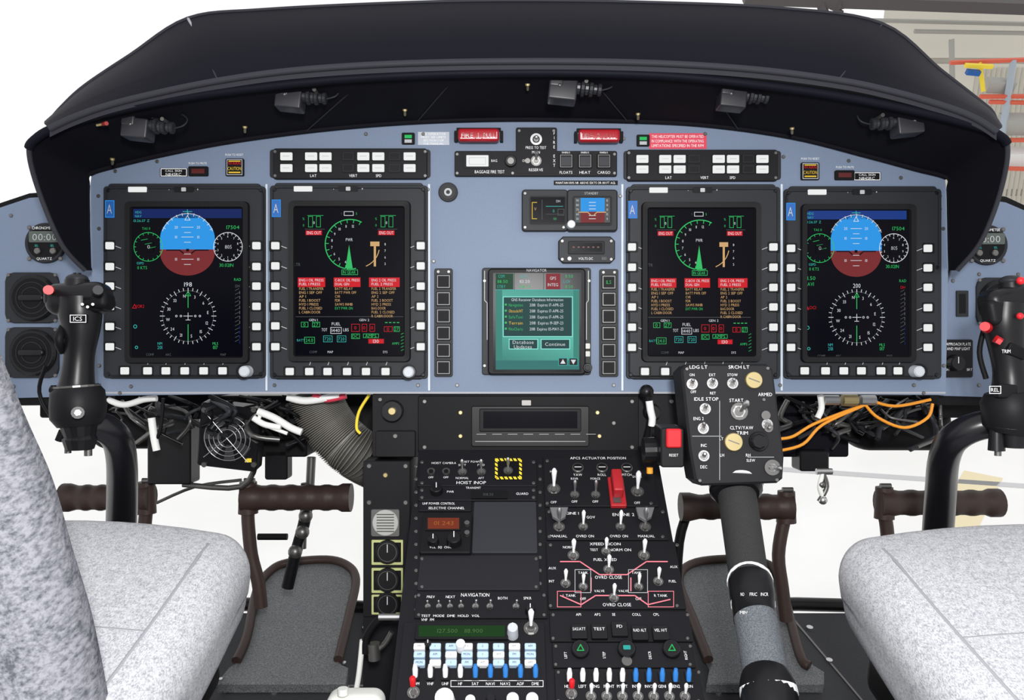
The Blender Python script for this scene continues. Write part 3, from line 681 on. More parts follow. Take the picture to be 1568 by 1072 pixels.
# ================================================================= LOWER STRUCTURE + PEDESTAL
ang=V((0,-.2497,.29)).normalized()
CF=Fr((0,-.159,0),(1,0,0),-ang,V((0,.29,.2497)).normalized())
b=B('center_pedestal_console')
up=Mi.to_3x3()@V((0,0,1)); 
A=CF.pt(0,.02,0); Bp=CF.pt(0,-.43,0)
def down(p,zt): 
    w=M@p; w.z=zt; return Mi@w
xl,xr=-.143,.222
prof=[A,Bp,down(Bp,FLOORZ+.002),down(A+V((0,0,-.08)),FLOORZ+.002),A+V((0,0,-.08))]
vs=[V((xl,p.y,p.z)) for p in prof]+[V((xr,p.y,p.z)) for p in prof]
n=len(prof); b.add(vs,[tuple(range(n)),tuple(range(n,2*n))[::-1]]+[(i,n+i,n+(i+1)%n,(i+1)%n) for i in range(n)],conp)
F2=planar(-.012)
b.rect(F2,570,602,1040,700,-.10,0,conp,r=4,ch=1)
b.rect(F2,640,606,978,694,0,.006,black,r=3,ch=1)
b.rect(F2,722,622,902,684,.006,.011,blackg,r=3,ch=1)
b.rect(F2,734,626,890,661,.010,.016,bezel2,r=2,ch=1); b.frect(F2,740,630,884,656,.0163,glass)
b.line(F2,[(728,676),(896,676)],1.2,metald,.0115); 
for u in range(730,900,24): b.line(F2,[(u,665),(u+14,665)],1,metald,.0115)
b.crect(F2,806,617,14,8,.006,.012,metald,r=1)
for p in((650,615),(650,685),(705,632),(705,668),(915,632),(918,668),(968,615),(968,685),(582,612),(582,690),(1028,615),(1028,690),(940,648)): b.screw(F2,*p,3.5,.0055,brass if p[0] in(705,915,918) else metald)
b.cyl(F2,600,630,17,0,.012,blackg,ch=2); b.cyl(F2,600,630,6,.012,.018,brass,ch=1); b.knob(F2,1000,632,14,0,.014,blackg)
b.rect(F2,575,660,636,700,0,.008,bezel2,r=3,ch=1); b.screw(F2,605,668,4,.008)
f=CF
def pnl(u0,v0,u1,v1,m=conp,h=.004,scr=True):
    b.rect(f,u0,v0,u1,v1,0,h,m,r=2,ch=.7)
    if scr:
        for p in((u0+5,v0+5),(u1-5,v0+5),(u0+5,v1-5),(u1-5,v1-5)): b.screw(f,*p,2.8,h,metald)
tx=lambda u,v,s,t,w=None,m=wht,h=.0048: b.text(f,u,v,s*1.05,t,m,w=w,h=h)
for u0,u1,v0,v1 in((633,641,705,945),(822,832,705,945)):
    for i in range(12): b.screw(f,(u0+u1)/2,v0+8+i*20,3,.0,metald)
pnl(641,702,822,744)
tx(680,709,4,'HOIST CAMERA',38);tx(722,707,4,'HOIST POWER',34)
for u in(660,683): b.cyl(f,u,721,6,.004,.008,metald); b.cyl(f,u,721,3.5,.004,.010,blackg); tx(u,731,3.8,'OFF')
b.toggle(f,708,722,.95,h=.004,tip=None); b.toggle(f,737,722,.95,h=.004); tx(708,712,4,'SHIFT');tx(737,712,4,'FWD');tx(708,732,4,'NORMAL'); tx(737,732,4,'AFT')
b.rect(f,758,702,799,734,.004,.0055,black); 
for (a0,a1,horiz,c) in((758,799,True,702),(758,799,True,730),(702,734,False,758),(702,734,False,795)):
    n_=6 if horiz else 5
    for i in range(n_):
        s0=a0+(a1-a0)*i/n_; s1=s0+(a1-a0)/n_*.62
        if horiz: b.flat(f,[(s0,c),(s1,c),(min(s1+2.5,a1),c+4),(s0+2.5,c+4)],.006,yel)
        else: b.flat(f,[(c,s0),(c+4,min(s0+2.5,a1)),(c+4,min(s1+2.5,a1)),(c,s1)],.006,yel)
b.toggle(f,778,720,1.0,h=.006); tx(722,739,6,'HOIST INOP',46)
pnl(641,745,822,766); b.rect(f,722,751,777,763,.004,.007,blackg,r=1); b.text(f,748,757,5.5,'108.50',E['dim'],h=.0075); b.knob(f,668,746,10,.004,.014,blackg); tx(690,753,4,'PWR');tx(725,747,4,'TRANSMIT');tx(800,756,4.5,'GUARD')
pnl(641,767,722,782,scr=False); tx(672,771,4.5,'UHF POWER CONTROL',50,h=.0046); tx(684,778,4.5,'SELECTIVE CHANNEL',56,h=.0046)
b.rect(f,645,786,722,846,0,.010,bezel2,r=3,ch=1.5); b.rect(f,652,791,706,812,.010,.012,blackg,r=1); b.frect(f,655,793,703,810,.0124,mat('orange_lcd',(.26,.035,.008),.4,emit=.7)); b.text(f,680,801,8,'01 243',mat('orange_lcd_text',(.5,.14,.03),.4,emit=.8),w=34,h=.0128)
b.knob(f,663,824,9,.010,.020,blackg); b.knob(f,695,822,12,.010,.022,blackg); b.cyl(f,715,800,4,.010,.016,metald); b.cyl(f,715,815,4,.010,.016,metald); tx(676,838,4,'VOL  SQ  CHAN',h=.0105)
pnl(724,768,822,846,conp2,scr=False); pnl(641,850,826,903,mat('console_blank_dark',(.012,.012,.015),.5,spec=.2),.003,True)
pnl(636,906,838,946); tx(728,911,6,'NAVIGATION',44)
for i,u in enumerate((655,672,689,706)): b.toggle(f,u,928,.6,h=.004,L=14)
for i,u in enumerate((728,750,790)): b.toggle(f,u,928,.7,h=.004,dx=.2,L=14)
tx(660,914,4.5,'PREV');tx(690,914,4.5,'NEXT');tx(770,916,4.5,'BOTH');tx(808,916,4.5,'SPKR'); tx(690,943,4,'TEST  MODE  DME  HOLD  VOL',100); b.knob(f,812,930,8,.004,.014,blackg)
b.rect(f,612,952,836,1075,0,.006,conp,r=3,ch=1)
b.rect(f,636,955,778,978,.006,.012,bezel2,r=2,ch=1); b.frect(f,641,958,773,975,.0124,E['lcdgreen']); b.text(f,705,966,7,'127.500   118.900',mat('lcd_txt',(.08,.18,.04),.5,emit=.8),w=112,h=.0128)
b.knob(f,785,960,9,.006,.026,mat('knob_grey',(.45,.47,.5),.4)); b.cyl(f,813,957,7,.006,.012,metald); b.toggle(f,813,962,1.5,h=.006,lm=wht,L=22); b.cyl(f,705,984,7,.006,.022,wht,ch=1.5); b.knob(f,655,984,6,.006,.016,blackg)
tx(655,949,4.5,'VHF  FM',h=.0066)
for r in range(3):
    for c in range(8):
        u=642+c*24.3; v=989+r*12.5
        b.crect(f,u,v,17.5,9.5,.006,.013,(lblue if (c+r)%3 else wht),r=2,ch=1); b.text(f,u,v,4,random.choice(['AM','FM','1','2','MON','TX']),bezel,h=.0134)
for i in range(9):
    u=636+23*i; c=wht if i<4 else blueb
    b.crect(f,u,1031,12,20,.006,.009,blackg,r=1)
    x,y=f.uv(u,1033,.009); b.tube([f.pt(x,y-.002,.008),f.pt(x,y+.003,.016),f.pt(x,y+.006,.021)],[.003,.0034,.0022],c,8)
for i,t in enumerate(('COM','VHF','UHF','HF','SAT','NAV1','NAV2','ADF','DME')): tx(636+23*i,1047,4.8,t,h=.0066)
b.frame(f,690,1042,832,1052,.8,.0068,wht)
b.toggle(f,633,1060,1.3,h=.006,tip=red); 
for u,v,r,c in((680,1066,17,wht),(752,1068,9,blackg),(785,1068,11,wht),(815,1068,11,wht),(720,1070,9,wht)): b.cyl(f,u,v,r,.006,.026,c,r2=r*.85,ch=2)
# right column
pnl(833,700,1002,775,conp); tx(916,701.5,5,'APCS ACTUATOR POSITION',86)
for u,t in((885,'YAW'),(922,'ROLL'),(960,'PITCH')):
    b.cyl(f,u,715,9,.004,.009,metald,ch=1); b.cyl(f,u,715,7,.004,.0095,black); b.line(f,[(u-5,715),(u+5,715)],1,wht,.0099); tx(u,727,4.5,t)
tx(848,722,4.5,'HYD');tx(880,733,4,'RSVR');tx(912,733,4,'FORCE');tx(976,730,4,'DE-ICE')
for u,v,s in((848,748,1.35),(880,757,.95),(912,757,.95),(976,752,1.35)): b.toggle(f,u,v,s,h=.004,lm=wht if s>1 else metal,L=24)
tx(848,769,4.5,'OFF');tx(880,768,4.5,'OFF');tx(912,768,4.5,'OFF');tx(976,770,4.5,'OFF')
b.crect(f,945,752,24,44,.004,.010,mat('guard_red',(.36,.015,.02),.4),r=2,ch=1); x,y=f.uv(945,740,.02); b.rbox(f,(x,y,.020),(.0075,.020,.010),.003,MATS['guard_red'])
b.crect(f,945,765,12,8,.010,.012,metald)
pnl(836,778,1020,826,conp)
tx(872,786,5,'ENGINE 1',30); tx(955,788,5.5,'ENGINE 2',34); tx(905,792,5,'GOV');
for u,v,s in((856,806,1.2),(893,806,1.0),(950,806,1.0),(988,806,1.2)):
    b.toggle(f,u,v,s,h=.004,L=26,lm=wht if s<1.1 else metal)
for u in(856,988):
    b.poly(f,[(u-14,776),(u+14,776),(u+10,790),(u,796),(u-10,790)],.012,.018,mat('guard_grey',(.13,.13,.135),.4),ch=.001)
tx(856,821,4.6,'MANUAL',26);tx(896,821,4.6,'OVRD ON',28);tx(948,821,4.6,'OVRD ON',28);tx(990,821,4.6,'MANUAL',26)
pnl(838,829,1042,932,conp)
tx(927,829+4,5,'XFEED RICON',48);tx(870,838,4.5,'NORM');tx(950,842,5,'NORM ON',34); tx(927,857,5,'FUEL XFEED',36); tx(910,842,4.5,'TEST')
for u,v,s in((878,850,1.2),(928,844,1.0),(986,850,1.2),(932,872,1.1),(866,893,1.05),(893,898,.95),(978,898,.95),(1008,890,1.05),(940,915,1.05)): b.toggle(f,u,v,s,h=.004,lm=wht,L=22)
fh=.0052
for L in ([(858,860),(888,860),(918,880),(960,880),(990,860),(1022,860)],[(858,912),(890,926),(912,912),(972,912),(992,926),(1026,918)],[(932,880),(932,862)],[(905,885),(905,905)],[(966,885),(966,905)]): b.line(f,L,1.8,pink,fh)
b.frame(f,880,872,905,908,.9,.0053,greyw);b.frame(f,962,872,992,908,.9,.0053,greyw);b.frame(f,853,905,890,930,1,.0053,pink);b.frame(f,992,905,1032,930,1,.0053,pink)
tx(893,877,4.5,'TANK');tx(975,877,4.5,'TANK');tx(932,884,5.5,'OVRD CLOSE',42);tx(945,926,5.5,'OVRD CLOSE',44);tx(872,912,4.5,'L TANK');tx(1012,912,4.5,'R TANK');tx(893,917,4.5,'OFF');tx(978,917,4.5,'OFF'); tx(918,905,4.2,'VALVE');tx(955,905,4.2,'VALVE')
tx(846,870,4.5,'AUX'); tx(1032,868,4.5,'AUX'); tx(845,890,4.5,'INT'); tx(1030,890,4.5,'FUEL')
pnl(842,936,1058,982,conp)
for u,t in((886,'AP1'),(915,'AP2'),(940,'SE'),(975,'COLL'),(1005,'CPL')): tx(u,941,4.5,t)
for i,(u,v) in enumerate(((887,966),(918,966),(949,962),(980,968),(1012,968))): b.crect(f,u,v,25,22,.004,.010,blackg,r=2,ch=1); tx(u,v-3,5,['SAS/ATT','TEST','FD','RAD ALT','VEL H/T'][i],20,h=.0104)
pnl(846,984,1062,1022,conp)
for u,m_,r in((889,'green',14),(960,'sky',14),(1029,'green',14)):
    b.cyl(f,u,992,r,.004,.011,blackg,ch=1.5,seg=28); b.ring(f,u,992,r-2.5,.6,.0114,trimg)
    if m_=='green': b.line(f,[(u,987),(u-5,996),(u+5,996),(u,987)],1.6,E['green'],.0115)
    else: b.crect(f,u,991,11,6,.011,.012,E['cyan'],r=1)
for u,t in((866,'LEFT'),(925,'STEP'),(995,'DECR'),(1050,'RIGHT')): b.text(f,u,1003,4.5,t,wht,h=.0048,vert=True)
b.cyl(f,960,1012,8,.004,.008,metald,seg=16)
pnl(850,1024,1075,1078,conp)
for i in range(10):
    u=872+i*20.3; c=wht if i<5 else blueb
    x,y=f.uv(u,1038,.009); b.crect(f,u,1036,11,18,.004,.007,blackg,r=1); b.tube([f.pt(x,y-.002,.006),f.pt(x,y+.003,.014),f.pt(x,y+.006,.019)],[.003,.0034,.0022],c,8)
for i,t in enumerate(('HEAT','LEFT','ENG','RIGHT','PITOT','INV1','INV2','GEN1','GEN2','NON')): tx(872+20.3*i,1051,4.8,t)
b.toggle(f,875,1062,1.2,h=.004,tip=red)
for i in range(7): b.toggle(f,905+i*24,1066,1.1,h=.004,lm=wht)
b.build()
b=B('pedestal_gauge_panel'); F3=planar(-.008)
b.rect(F3,556,706,628,945,-.10,0,conp,r=2,ch=1)
b.rect(F3,556,940,628,1200,-.10,-.004,conp)
for p in((565,714),(621,714),(590,728),(565,770),(621,770)): b.screw(F3,*p,4,0,brass if p[1]==728 else metald)
b.crect(F3,590,801,44,42,0,.004,metald,r=3,ch=.8); b.cyl(F3,590,801,20,.004,.007,mat('silver_mesh',(.38,.38,.36),.4),seg=30,ch=1)
for i in range(7): b.line(F3,[(590-13,788+i*4.3),(590+13,788+i*4.3)],1.2,blackg,.0074)
for v in(846,889,926):
    b.crect(F3,593,v,48,38 if v<920 else 30,0,.002,ygr,r=1); b.crect(F3,593,v,42,30 if v<920 else 24,0,.003,black,r=1); b.cyl(F3,593,v,18.5,.0,.006,blackg,seg=30,ch=1); b.ring(F3,593,v,14,.8,.0064,metald); b.line(F3,[(593,v),(593,v-12)],1,wht,.0066)
b.build()
# ================================================================= COLLECTIVE (right)
b=B('collective_lever'); f=planar(.17,tx=-6,O=P(1125,650,.17))
b.poly(f,[(1043,566),(1052,557),(1174,557),(1184,566),(1201,700),(1199,733),(1190,740),(1075,744),(1064,735),(1056,690)],-.055,0,mat('collective_black',(.012,.012,.014),.6,spec=.2),ch=.003)
tx=lambda u,v,s,t,w=None: b.text(f,u,v,s,t,wht,w=w,h=.0006)
for u,v,dy in((1060,588,.3),(1091,587,.3),(1122,587,.3),(1080,626,.3),(1077,656,.5),(1078,698,.2),(1175,650,-.3)): b.cyl(f,u,v,8.5,0,.003,metal,seg=18); b.cyl(f,u,v,6,0,.0036,metald,seg=18); b.toggle(f,u,v,1.0,dx=-.2,dy=dy,L=18)
for u,v,r in((1155,582,13),(1124,677,14)):
    b.cyl(f,u,v,r,0,.006,brass,seg=26,ch=1); b.line(f,[(u-8,v-3),(u+8,v+3)],1.5,metald,.0064)
b.cyl(f,1132,630,13,0,.003,metald,seg=24); b.toggle(f,1132,630,1.8,dx=.15,dy=.5,L=17)
b.cyl(f,1173,636,7,0,.004,metald); b.cyl(f,1177,655,7,0,.004,metald); b.cyl(f,1163,676,15,0,.006,blackg,ch=1); b.cyl(f,1163,676,9,.006,.022,blackg,r2=12,seg=8,ch=2); b.cyl(f,1183,716,12,0,.004,metald,seg=24); b.toggle(f,1183,716,1.2,dx=.3,dy=0,L=16)
tx(1070,562,5.5,'LDG LT',30);tx(1132,562,5.5,'SRCH LT',34);tx(1060,574,4.5,'ON');tx(1091,574,4.5,'EXT');tx(1122,574,4.5,'STOW');tx(1172,604,5.5,'ARMED',22);tx(1082,611,5.5,'IDLE STOP',38);tx(1128,613,5.5,'START',22);tx(1062,600,4.5,'OFF');tx(1092,602,4.5,'RET');tx(1070,641,5,'ENG 2');tx(1136,655,5.5,'CLTV/YAW',36);tx(1137,663,5.5,'TRIM',20);tx(1078,682,5,'INC');tx(1106,697,5,'LH');tx(1146,697,5,'RH');tx(1078,715,5,'DEC');tx(1105,672,4.5,'LT');tx(1150,705,4.5,'SLEW')
b.line(f,[(1102,614),(1102,735)],.8,greyw,.0006); b.line(f,[(1060,668),(1105,668)],.8,greyw,.0006); b.line(f,[(1145,700),(1185,700)],.8,greyw,.0006)
for p in((1052,565),(1176,564),(1190,735),(1072,736),(1170,612)): b.screw(f,*p,3,0)
b.tube([P(985,690,.12),P(1056,688,.12)],[R(20,.12),R(20,.12)],blackg,seg=18,sm=False)
b.tube([P(1003,690,.12),P(1010,690,.12)],R(23,.12),black,seg=18,sm=False)
b.rect(planar(.16),1012,655,1048,716,-.05,0,blackg,r=4,ch=2)
b.rect(planar(.17),1021,657,1044,686,-.008,0,red,r=3,ch=2); b.text(planar(.16),1032,697,4.5,'RESET',wht,h=.001)
b.tube([P(995,716,.13),P(995,725,.13)],R(5,.13),orange,8)
def sec(u,v,z,hw): return (P(u,v,z),R(hw,z))
def chain(L,m,seg=24,sm=True):
    b.tube([a for a,_ in [sec(*x) for x in L]],[r for _,r in [sec(*x) for x in L]],m,seg=seg,sm=sm)
chain([(1124,725,.13,34),(1125,738,.14,39),(1127,752,.15,40),(1128,758,.155,34)],blackg)
chain([(1127,742,.15,40.5),(1127.5,745,.152,40.5)],wht,sm=False)
chain([(1128,756,.15,29),(1131,775,.16,29),(1146,880,.235,29.5),(1148,888,.24,31)],grip)
chain([(1148,886,.24,32),(1149,893,.245,34),(1152,915,.26,34),(1154,932,.27,32),(1157,950,.285,33)],blackg)
chain([(1148.4,891,.2435,34.6),(1148.6,892,.245,34.6)],wht,sm=False); chain([(1153,925,.266,33.2),(1153.2,926,.2675,33.2)],wht,sm=False)
for q in range(-1,2): b.text(planar(.291),1154+q*17,910,5.5,['NO','FRIC','INCR'][q+1],wht,w=[6,12,12][q+1],h=.0)
for q in range(-1,2): b.text(planar(.303),1156+q*17,938,5.5,['MIN','INCR','MAX'][q+1],wht,w=12,h=.0)
chain([(1156,945,.285,32),(1160,960,.295,33),(1172,1030,.345,34),(1174,1040,.35,36)],griplt)
chain([(1173,1036,.35,37),(1175,1050,.36,42),(1179,1075,.375,43),(1182,1090,.385,40),(1195,1200,.42,40)],blackg)
chain([(1176,1054,.363,43),(1178,1066,.368,43.8)],wht,sm=False)
b.tube([P(1195,1190,.42),W(.22,.55,FLOORZ+.02)],.032,blackg,16)
b.build()
b=B('parking_lever'); b.tube([P(990,598,.03),P(992,612,.03),P(996,640,.02),P(990,680,.0)],[.008,.006,.004,.008],blackg,10,smooth=3); b.ball(P(990,600,.03),.011,blackg); b.tube([P(994,614,.036),P(996,628,.036),P(999,640,.032),P(998,652,.03)],.0055,wht,8); b.build()
# ================================================================= CYCLICS
b=B('cyclic_stick'); z=.30
p=lambda u,v,dz=0: P(u,v,z+dz)
r=lambda q:R(q,z)
hf=Fr(p(122,458),(1,.05,0),(-.05,1,-.1),(0,.1,1))
b.tube([p(117,600),p(118,585),p(121,545),p(124,505),p(123,480),p(122,455)],[r(30),r(25),r(22),r(27),r(31),r(30)],blackg,20,smooth=4)
b.rbox(hf,(0,0,0),(r(46),r(24),r(24)),r(17),blackg,n=4)
b.rbox(hf,(r(30),-r(6),r(6)),(r(22),r(14),r(18)),r(10),black,n=4)
b.rbox(hf,(-r(32),r(4),r(10)),(r(14),r(14),r(12)),r(8),blackg,n=4)
b.tube([p(76,444,.02),p(74,444,.04)],r(7),red,12,sm=False)
b.tube([p(118,446),p(118,428)],[r(20),r(17)],blackg,18); b.ball(p(118,427),r(16),bezel,14,(1,.5,1)); b.tube([p(118,427),p(118,418)],[r(5),r(6)],blackg,8)
b.tube([p(148,448,.02),p(150,444,.045)],r(7),bezel,12,sm=False)
for q in(-1,0,1): b.tube([p(134+q*8,470-abs(q)*4,.02),p(134+q*8,470-abs(q)*4,.03)],r(2.2),metald,8,sm=False)
ff=planar(z+R(31,z)); b.crect(ff,119,488,26,13,-.004,.0005,blackg,r=2); b.frame(ff,107,482,132,494,1,.001,wht); b.text(ff,119.5,488,7,'ICS',wht,w=18,h=.001)
b.tube([p(96,500,.01),p(90,520,.02),p(94,540,.01)],[r(5),r(7),r(4)],black,10,smooth=3)
b.tube([p(118,590),p(119,600),p(120,622),p(120,640),p(121,652)],[r(30),r(38),r(40),r(39),r(30)],bezel2,20,sm=True)
b.tube([p(118,590),p(118.2,593)],r(33),metald,20,sm=False)
b.tube([p(119,632,.02),p(119,632,.042)],r(4.5),metal,6,sm=False); b.tube([p(119,632,.03),p(119,632,.038)],r(9),blackg,12,sm=False)
b.tube([p(78,596,.01),p(98,600,.01)],r(6),blackg,10)
for k in(0,1,2): b.tube([p(82,590+k*12,.01),p(82,598+k*12,.01)],r(4),greyw if k==1 else black,8)
b.tube([p(120,645),p(122,668),p(122,672),p(122,688)],[r(28),r(22),r(25),r(20)],blackg,16,sm=False)
b.tube([p(104,684),p(104,694)],r(5),metald,8); b.tube([p(135,686),p(135,698)],r(6),metald,8)
b.tube([p(96,660),p(90,675)],r(6),black,8)
cm=mat('column_black',(.006,.006,.008),.28,spec=.35)
col=[(120,655,.28),(150,652,.27),(176,668,.25),(186,700,.21),(187,760,.14),(184,850,.06),(178,950,.0)]
b.tube([P(*q) for q in col],[R(22,q[2]) for q in col],cm,20,smooth=5)
w=M@P(178,950,.0); b.tube([P(178,945,.003),Mi@V((w.x,w.y+.02,FLOORZ))],R(22,0),cm,16)
b.tube([p(70,560,-.02),p(60,600,-.03),p(80,640,-.03),p(110,660,-.01)],r(3),black,6,smooth=5)
b.build()
b=B('cyclic_stick'); z=.28
b.tube([p(1548,655),p(1549,610),p(1547,570),p(1542,530),p(1538,495),p(1540,465)],[r(36),r(30),r(24),r(26),r(30),r(30)],blackg,20,smooth=4)
hf=Fr(p(1548,462),(1,.2,0),(-.2,1,0),(0,0,1))
b.rbox(hf,(0,0,0),(r(44),r(24),r(24)),r(16),blackg,n=4); b.rbox(hf,(-r(30),-r(10),r(8)),(r(18),r(20),r(16)),r(9),bezel2,n=4)
b.tube([p(1550,450),p(1548,432)],[r(20),r(17)],blackg,16); b.ball(p(1548,430),r(17),bezel,14,(1,.5,1))
b.tube([p(1512,502,.0),p(1508,500,.02)],[r(9),r(7)],red,12); b.tube([p(1528,521,.02),p(1530,523,.034)],[r(8),r(5)],red,4); b.ball(p(1562,484,.03),r(5),red); b.ball(p(1563,430,.03),r(6),red)
b.rbox(Fr(p(1541,538),(1,-.4,0),(.4,1,0),(0,0,1)),(0,0,r(22)),(r(15),r(9),r(6)),r(3),black); b.text(planar(z+.0265),1541,538,6,'TRIM',wht,w=14)
b.rbox(Fr(p(1526,598),(1,-.1,0),(.1,1,0),(0,0,1)),(0,0,r(22)),(r(15),r(11),r(8)),r(4),bezel2); b.frame(planar(z+.028),1515,591,1533,603,1,0,wht); b.text(planar(z+.028),1524,597,6,'REL',wht,w=13,h=.0003)
b.tube([p(1546,600),p(1548,615),p(1550,650),p(1548,665)],[r(34),r(42),r(40),r(30)],bezel2,20)
b.tube([p(1526,655),p(1526,690)],[r(10),r(12)],blackg,12); b.tube([p(1528,688),p(1528,698)],r(5),metald,8)
b.tube([p(1552,655),p(1552,685)],[r(22),r(18)],blackg,14)
col=[(1560,655,.26),(1510,650,.25),(1465,668,.23),(1446,700,.19),(1440,760,.12),(1434,850,.05),(1428,950,.0)]
b.tube([P(*q) for q in col],[R(22,q[2]) for q in col],cm,20,smooth=5)
w=M@P(1428,950,.0); b.tube([P(1428,945,.003),Mi@V((w.x,w.y+.02,FLOORZ))],R(22,0),cm,16)
b.tube([p(1508,500,-.02),p(1500,540,-.02),p(1510,580,-.01)],r(4),black,6,smooth=5)
b.build()
# ================================================================= UNDER PANEL EQUIPMENT
b=B('cooling_fan'); f=planar(-.09,rot=-7,tx=8,O=P(350,670,-.09))
k=R(1,-.09)
b.prism(f,rr(-46*k,-50*k,46*k,50*k,5*k),-.03,0,blackg,.002)
b.ring(f,350,670,40,6,.001,black)
for q in(14,21,28,35): 
    c=[f.pt(k*q*math.cos(a),k*q*math.sin(a),.006) for a in[2*math.pi*i/28 for i in range(29)]]; b.tube(c,.0008,metal,5)
for i in range(4):
    a=math.pi/4+i*math.pi/2; b.tube([f.pt(0,0,.007),f.pt(48*k*math.cos(a),48*k*math.sin(a),.006)],.0009,metal,5)
b.cyl(f,350,670,11,0,.006,blackg,ch=1)
for i in range(7):
    a=2*math.pi*i/7; b.add([f.pt(12*k*math.cos(a),12*k*math.sin(a),.001),f.pt(38*k*math.cos(a+.1),38*k*math.sin(a+.1),.001),f.pt(38*k*math.cos(a+.6),38*k*math.sin(a+.6),.003),f.pt(12*k*math.cos(a+.8),12*k*math.sin(a+.8),.003)],[(0,1,2,3)],mat('fan_blade',(.03,.03,.034),.5))
for s1 in(-1,1):
    for s2 in(-1,1): b.cyl(f,350+s1*38,670+s2*42,4,0,.004,metald)
b.frect(f,375,702,385,708,.001,yel)
b.build()
b=B('air_duct_hose')
pts=catmull([P(482,598,-.10),P(488,622,-.10),P(504,652,-.10),P(526,678,-.10),P(552,698,-.105),P(580,714,-.16)],12)
n=len(pts); q=[];rs=[]
for i in range(n-1):
    for t in(0,.25,.5,.75): q.append(pts[i].lerp(pts[i+1],t)); rs.append(R(40,-.10)*(1 if t in(.5,) else .95 if t else .90))
rs=[a*(.75+.25*min(1,i/20)) for i,a in enumerate(rs)]
b.tube(q,rs,hose,24)
for i in range(0,len(q)-2,4): b.tube(q[i:i+2],rs[i+2]*1.015,mat('hose_wire_rib',(.22,.21,.185),.5),24,sm=False,cap=False)
b.build()
b=B('underpanel_avionics_bay')
for (u0,v0,u1,v1,z_,dp) in [(160,604,330,642,-.16,.12),(225,622,292,742,-.15,.04),(250,606,470,640,-.18,.12),(395,640,470,700,-.16,.08),(60,606,240,640,-.18,.1),(405,690,440,735,-.16,.03),(440,604,600,690,-.26,.1),
    (1190,606,1450,640,-.14,.1),(1195,630,1300,700,-.14,.06),(1225,690,1270,722,-.12,.04),(1440,600,1560,640,-.12,.08)]:
    b.rect(planar(z_),u0,v0,u1,v1,-dp,0,random.choice([black,blackg,glare2]),r=4,ch=2)
b.rbox(planar(-.2),(P(1370,650,-.2).x,P(1370,650,-.2).y,0),(.09,.045,.05),.04,black,n=4)
b.rbox(planar(-.2),(P(215,655,-.2).x,P(215,655,-.2).y,0),(.075,.035,.05),.03,black,n=4)
b.tube([P(395,700,-.16),P(370,745,-.17),P(280,742,-.17)],.005,metald,8,smooth=4)
for i in range(64):
    left=i%2; u0=random.uniform(160,470) if left else random.uniform(1200,1440); v0=606+random.uniform(0,20)
    L=[P(u0,v0,-.10)]; u=u0;v=v0
    for k_ in range(3):
        u+=random.uniform(-45,45); v+=random.uniform(4,26); u=max(150,min(475,u)) if left else max(1195,min(1440,u)); L.append(P(u,v,-.10+random.uniform(-.03,.05)))
    b.tube(L,random.choice([.002,.003,.0045]),random.choice([black,black,blackg,bezel,conp2,metald]),6,smooth=4)
b.build()
b=B('wiring_harness')
for L,r_,m_ in [([(395,630),(420,640),(445,655),(462,662)],.006,whc),([(388,640),(405,650),(430,655)],.005,whc),([(398,636),(400,648),(440,664)],.003,whc),([(232,640),(236,670),(240,690)],.006,whc),([(165,612),(190,620),(220,612),(240,610)],.005,whc),
    ([(566,604),(550,630),(546,655),(552,664)],.0025,yel),([(250,610),(245,660),(232,680)],.003,black),
    ([(1196,672),(1215,668),(1245,650),(1290,632),(1325,620)],.0025,orange),([(1325,620),(1345,640),(1385,655),(1420,640),(1428,618)],.0025,orange),([(1196,690),(1230,680),(1260,650),(1320,622)],.0025,orange),([(1330,612),(1370,622),(1425,612)],.0025,orange),
    ([(1256,605),(1258,625),(1252,640)],.005,whc),([(1262,720),(1255,745),(1262,765)],.004,whc),([(1258,720),(1266,745),(1254,768)],.004,metald),([(480,604),(500,612),(530,606)],.005,redp),([(440,608),(470,614),(520,606)],.006,whc)]:
    b.tube([P(u,v,-.04) for u,v in L],r_,m_,8,smooth=5)
for u in(1262,1290,1318): b.tube([P(u,613,-.04),P(u+22,613,-.04)],.008 if u!=1290 else .0095,metal if u!=1290 else brass,12,sm=False)
b.tube([P(1250,722,-.04),P(1274,722,-.04)],.005,metal,10); b.ball(P(1258,742,-.04),.006,metald); b.ball(P(1260,766,-.04),.007,metal)
b.build()
# ================================================================= PEDALS
def pedal(u0,u1,v,z,arm,armside):
    b=B('rudder_pedal'); pts=[];rs=[]
    n=24
    for i in range(n+1):
        t=i/n; u=u0+(u1-u0)*t; g=1 if (i//2)%2 else .92
        if i<3 or i>n-3: g=1.08
        pts.append(P(u,v,z)); rs.append(R(20,z)*g)
    b.tube(pts,rs,brown,18)
    ua=u0+8 if armside<0 else u1-8
    b.tube([P(ua,v-24,z),P(ua,v+24,z)],[R(13,z),R(15,z)],brown,14)
    b.tube([P(ua,v+18,z)]+[P(u,vv,z) for u,vv in arm],[R(10,z)]*(len(arm)+1),brown,12,smooth=4)
    b.tube([P(ua-6,v-26,z+.01),P(ua+10,v-26,z+.01)],R(4,z),metald,8)
    b.build()
pedal(372,538,762,-.20,[(380,800),(385,850),(395,890),(400,930)],-1)
pedal(96,232,762,-.18,[(222,800),(218,850),(210,900)],1)
pedal(1042,1212,776,-.20,[(1200,800),(1192,850),(1198,900),(1204,950)],1)
pedal(1346,1530,770,-.20,[(1358,810),(1362,870),(1364,950)],-1)
b=B('pedal_support_linkage')
for L,r_,m_ in [([(470,740),(468,790),(452,850),(440,900)],.011,black),([(477,700),(474,760)],.008,metald),([(466,780),(464,840)],.006,metald),([(395,822),(440,822)],.006,black),([(1055,780),(1040,830),(1035,930)],.009,black),([(240,770),(300,745),(370,735)],.003,metald)]:
    b.tube([P(u,v,-.25) for u,v in L],r_,m_,10,smooth=4)
